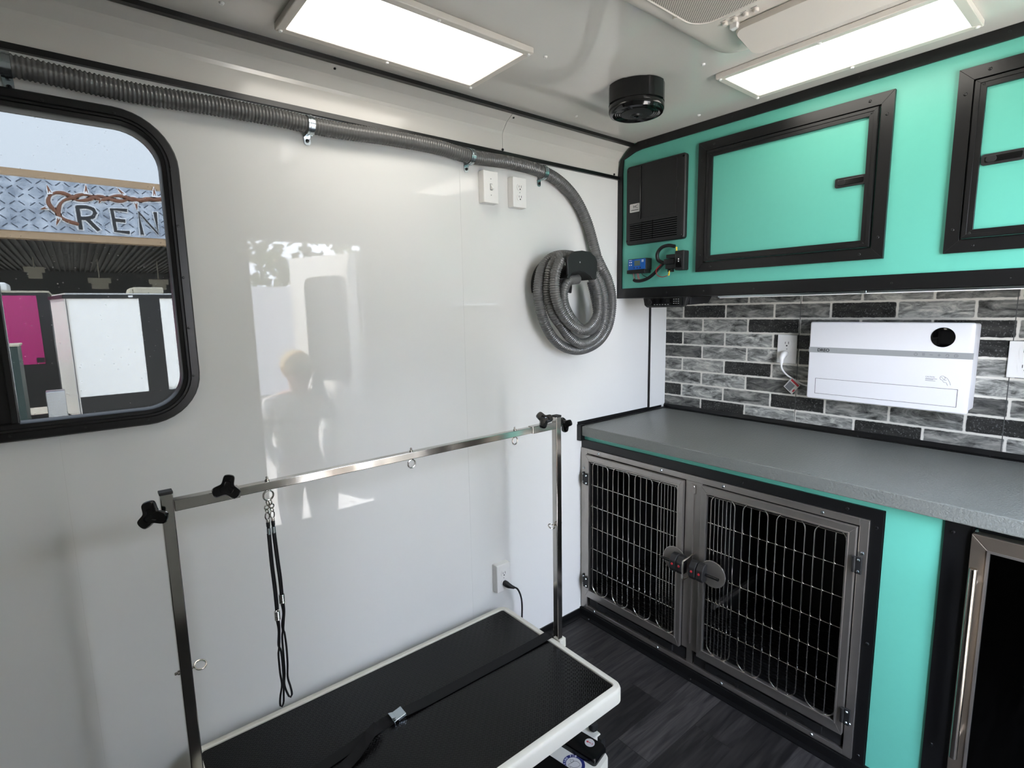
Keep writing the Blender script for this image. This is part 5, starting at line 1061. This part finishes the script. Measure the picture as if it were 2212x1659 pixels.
# ------------------------------------------------------------------ outside the doorway (seen mirrored in the white wall)
tr3 = thing('cargo_trailer', 'white cargo trailer with shade painted grey into its skin, mirrored in the wall behind the person', 'trailer', (2.2, -7.5, -0.52))
link('shell', MB().box(0.3, 6.0, -9.5, -7.0, 0.0, 1.90), mat('trailer_skin_painted_shade', (196, 198, 206), 0.3), tr3)  # the white trailer's shaded side is put into the grey skin colour
link('side_door', MB().ring((1.35, 2.2, 0.1, 1.75), (1.39, 2.16, 0.14, 1.71), -7.0, -6.98, 'y').box(2.05, 2.10, -6.98, -6.95, 0.8, 0.95), 'inkgrey', tr3)
link('skirt', MB().box(0.3, 6.0, -9.5, -6.99, -0.15, 0.0), 'blackout', tr3)
link('wheels', MB().cyl((3.5, -7.2, -0.2), (3.5, -6.98, -0.2), 0.32, 28).cyl((4.3, -7.2, -0.2), (4.3, -6.98, -0.2), 0.32, 28).cyl((3.5, -9.5, -0.2), (3.5, -9.3, -0.2), 0.32, 28), 'rubber', tr3)
for i, (x, y) in enumerate(((0.2, -15.5), (6.0, -15.0), (11.8, -16.5))):
    tree(x, y, 8.0, 2.75, ['tree rising behind the mirrored white trailer, left one', 'tree rising behind the mirrored white trailer, middle one', 'tree rising behind the mirrored white trailer, right one'][i], 20+i, -0.62, 0.55)
# the person outside the doorway, looking at a phone
pe = thing('person', 'person in a pale striped shirt holding a phone, mirrored in the white wall', 'person', (1.12, -0.62, -0.52))
J = {}; E_ = []
def jn(n, p, r, par=None):
    J[n] = (Vector(p), r); 
    if par: E_.append((par, n))
bx, by, g0 = 1.11, -0.68, -0.52
jn('pel', (bx-0.02, by, 0.36), 0.155); jn('wai', (bx-0.02, by, 0.50), 0.145, 'pel'); jn('che', (bx-0.03, by+0.01, 0.70), 0.165, 'wai'); jn('upc', (bx-0.03, by+0.01, 0.82), 0.135, 'che')
jn('nec', (bx-0.01, by+0.03, 0.915), 0.058, 'upc'); jn('hd0', (bx+0.005, by+0.045, 0.97), 0.070, 'nec'); jn('hd1', (bx+0.01, by+0.05, 1.03), 0.092, 'hd0'); jn('hd2', (bx+0.01, by+0.045, 1.09), 0.085, 'hd1')
for s_, n in ((-1, 'l'), (1, 'r')):
    jn(n+'h', (bx+s_*0.09, by, 0.30), 0.10, 'pel'); jn(n+'t', (bx+s_*0.10, by+0.01, 0.08), 0.082, n+'h'); jn(n+'k', (bx+s_*0.10, by+0.02, -0.07), 0.062, n+'t'); jn(n+'c', (bx+s_*0.105, by, -0.2), 0.06, n+'k'); jn(n+'a', (bx+s_*0.11, by, -0.44), 0.042, n+'c'); jn(n+'f', (bx+s_*0.12, by+0.07, -0.485), 0.035, n+'a'); jn(n+'o', (bx+s_*0.125, by+0.16, -0.495), 0.026, n+'f')
jn('ls', (bx-0.17, by, 0.83), 0.075, 'upc'); jn('lu', (bx-0.235, by+0.03, 0.70), 0.060, 'ls'); jn('le', (bx-0.25, by+0.07, 0.56), 0.050, 'lu'); jn('lf', (bx-0.16, by+0.20, 0.50), 0.042, 'le'); jn('lw', (bx-0.08, by+0.25, 0.48), 0.030, 'lf'); jn('lp', (bx-0.03, by+0.26, 0.475), 0.032, 'lw')
jn('rs', (bx+0.145, by+0.01, 0.83), 0.075, 'upc'); jn('ru', (bx+0.21, by+0.08, 0.72), 0.058, 'rs'); jn('re', (bx+0.22, by+0.16, 0.64), 0.048, 'ru'); jn('rf', (bx+0.15, by+0.21, 0.79), 0.040, 're'); jn('rw', (bx+0.095, by+0.235, 0.88), 0.029, 'rf'); jn('rp', (bx+0.08, by+0.245, 0.925), 0.030, 'rw')
FG = [('lp', [(-0.0, 0.012, 0.012), (0.0, 0.0, 0.03), (0, -0.01, 0.02)])]
for hnd, dr_, up_, sp_ in (('lp', Vector((0.7, 0.2, -0.55)), Vector((0, -0.6, -0.5)), Vector((0, 0.6, -0.6))), ('rp', Vector((-0.35, 0.05, 0.9)), Vector((-0.5, 0.6, -0.2)), Vector((0.75, 0.5, 0.3)))):
    for i in range(4):
        b0 = J[hnd][0]+sp_.normalized()*(i-1.5)*0.017+dr_.normalized()*0.02; L = (0.030, 0.034, 0.032, 0.025)[i]
        jn(hnd+'f%da' % i, b0+dr_.normalized()*0.012, 0.0095, hnd); jn(hnd+'f%db' % i, b0+dr_.normalized()*(0.012+L)+up_*0.01, 0.0085, hnd+'f%da' % i); jn(hnd+'f%dc' % i, b0+dr_.normalized()*(0.012+L*1.5)+up_*0.035, 0.0075, hnd+'f%db' % i)
    jn(hnd+'ta', J[hnd][0]-sp_.normalized()*0.034+up_*0.01, 0.011, hnd); jn(hnd+'tb', J[hnd][0]-sp_.normalized()*0.042+dr_.normalized()*0.035+up_*0.02, 0.009, hnd+'ta')
names = list(J); me = bpy.data.meshes.new('body'); me.from_pydata([J[n][0]-Vector((1.12, -0.62, -0.52)) for n in names], [(names.index(a), names.index(b_)) for a, b_ in E_], [])
ob = bpy.data.objects.new('body', me); C.objects.link(ob)
sk_ = ob.modifiers.new('skin', 'SKIN'); ob.modifiers.new('sub', 'SUBSURF').levels = 2
for i, n in enumerate(names): r_ = J[n][1]; me.skin_vertices[0].data[i].radius = (r_, r_*(0.72 if n in ('pel', 'wai', 'che', 'upc') else 1.0))
me.skin_vertices[0].data[0].use_root = True
dg = bpy.context.evaluated_depsgraph_get(); dg.update(); m2 = bpy.data.meshes.new_from_object(ob.evaluated_get(dg)); bpy.data.objects.remove(ob)
m2.materials.clear()
for k in ('skin', 'shirt', 'trouser', 'rubber'): m2.materials.append(M[k])
for p in m2.polygons:
    z = p.center.z-0.52; x = p.center.x+1.12-bx; d = (p.center.y-0.62)-by; p.use_smooth = True
    near_hand = (d > 0.215 and z < 0.55) or (d > 0.20 and z > 0.855)
    p.material_index = 3 if z < -0.43 else 2 if z < 0.36 and abs(x) < 0.3 and d < 0.2 else 0 if (z > 0.90 and abs(x) < 0.13) or near_hand else 1
bo = bpy.data.objects.new('body', m2); C.objects.link(bo); bo.parent = pe; origin[bo.name] = Vector((1.12, -0.62, -0.52))
hc_ = Vector((bx+0.01, by+0.04, 1.065))
hm = MB().ball(hc_+Vector((-0.008, -0.018, 0.02)), 0.108, 24, 16, (0.93, 1.02, 0.98))
hm.v = [v if v.z > 1.02 or v.y < by+0.02 else Vector((v.x, min(v.y, by+0.04), v.z)) for v in hm.v]
link('hair', hm, 'hair', pe, smooth=True, label='short blond hair')
fc = MB(); fcx = hc_+Vector((0.0, 0.092, -0.03))
fc.tube([fcx+Vector((0, -0.012, 0.022)), fcx+Vector((0, 0.008, -0.002)), fcx+Vector((0, -0.004, -0.010))], [0.007, 0.010, 0.006], 10)
link('nose', fc, 'skin', pe, smooth=True)
ey = MB()
for s_ in (-1, 1): ey.ball(fcx+Vector((s_*0.031, -0.016, 0.020)), 0.009, 12, 8)
link('eyes', ey, 'ink', pe, smooth=True)
link('mouth', MB().tube([fcx+Vector((-0.022, -0.016, -0.032)), fcx+Vector((0, -0.006, -0.034)), fcx+Vector((0.022, -0.016, -0.032))], 0.005, 8), 'red', pe, smooth=True)
er = MB()
for s_ in (-1, 1): er.torus(hc_+Vector((s_*0.096, 0.01, -0.025)), (1, 0.2, 0), 0.020, 0.007, 16, 8)
link('ears', er, 'skin', pe, smooth=True)
ph = thing('mobile_phone', 'dark phone held up by the person mirrored in the white wall', 'phone', (bx+0.05, by+0.28, 0.96))
pmx = Matrix.Translation((bx+0.055, by+0.275, 0.972)) @ Matrix.Rotation(R(-12), 4, 'X') @ Matrix.Rotation(R(15), 4, 'Z')
link('case', MB().box(-0.037, 0.037, -0.004, 0.004, -0.075, 0.075, pmx), 'blackgloss', ph, bevel=0.003)
link('screen', MB().box(-0.034, 0.034, -0.0050, -0.004, -0.071, 0.071, pmx), 'screen', ph)

for o_ in (pe, ph, tr3): o_.location.z -= 0.10
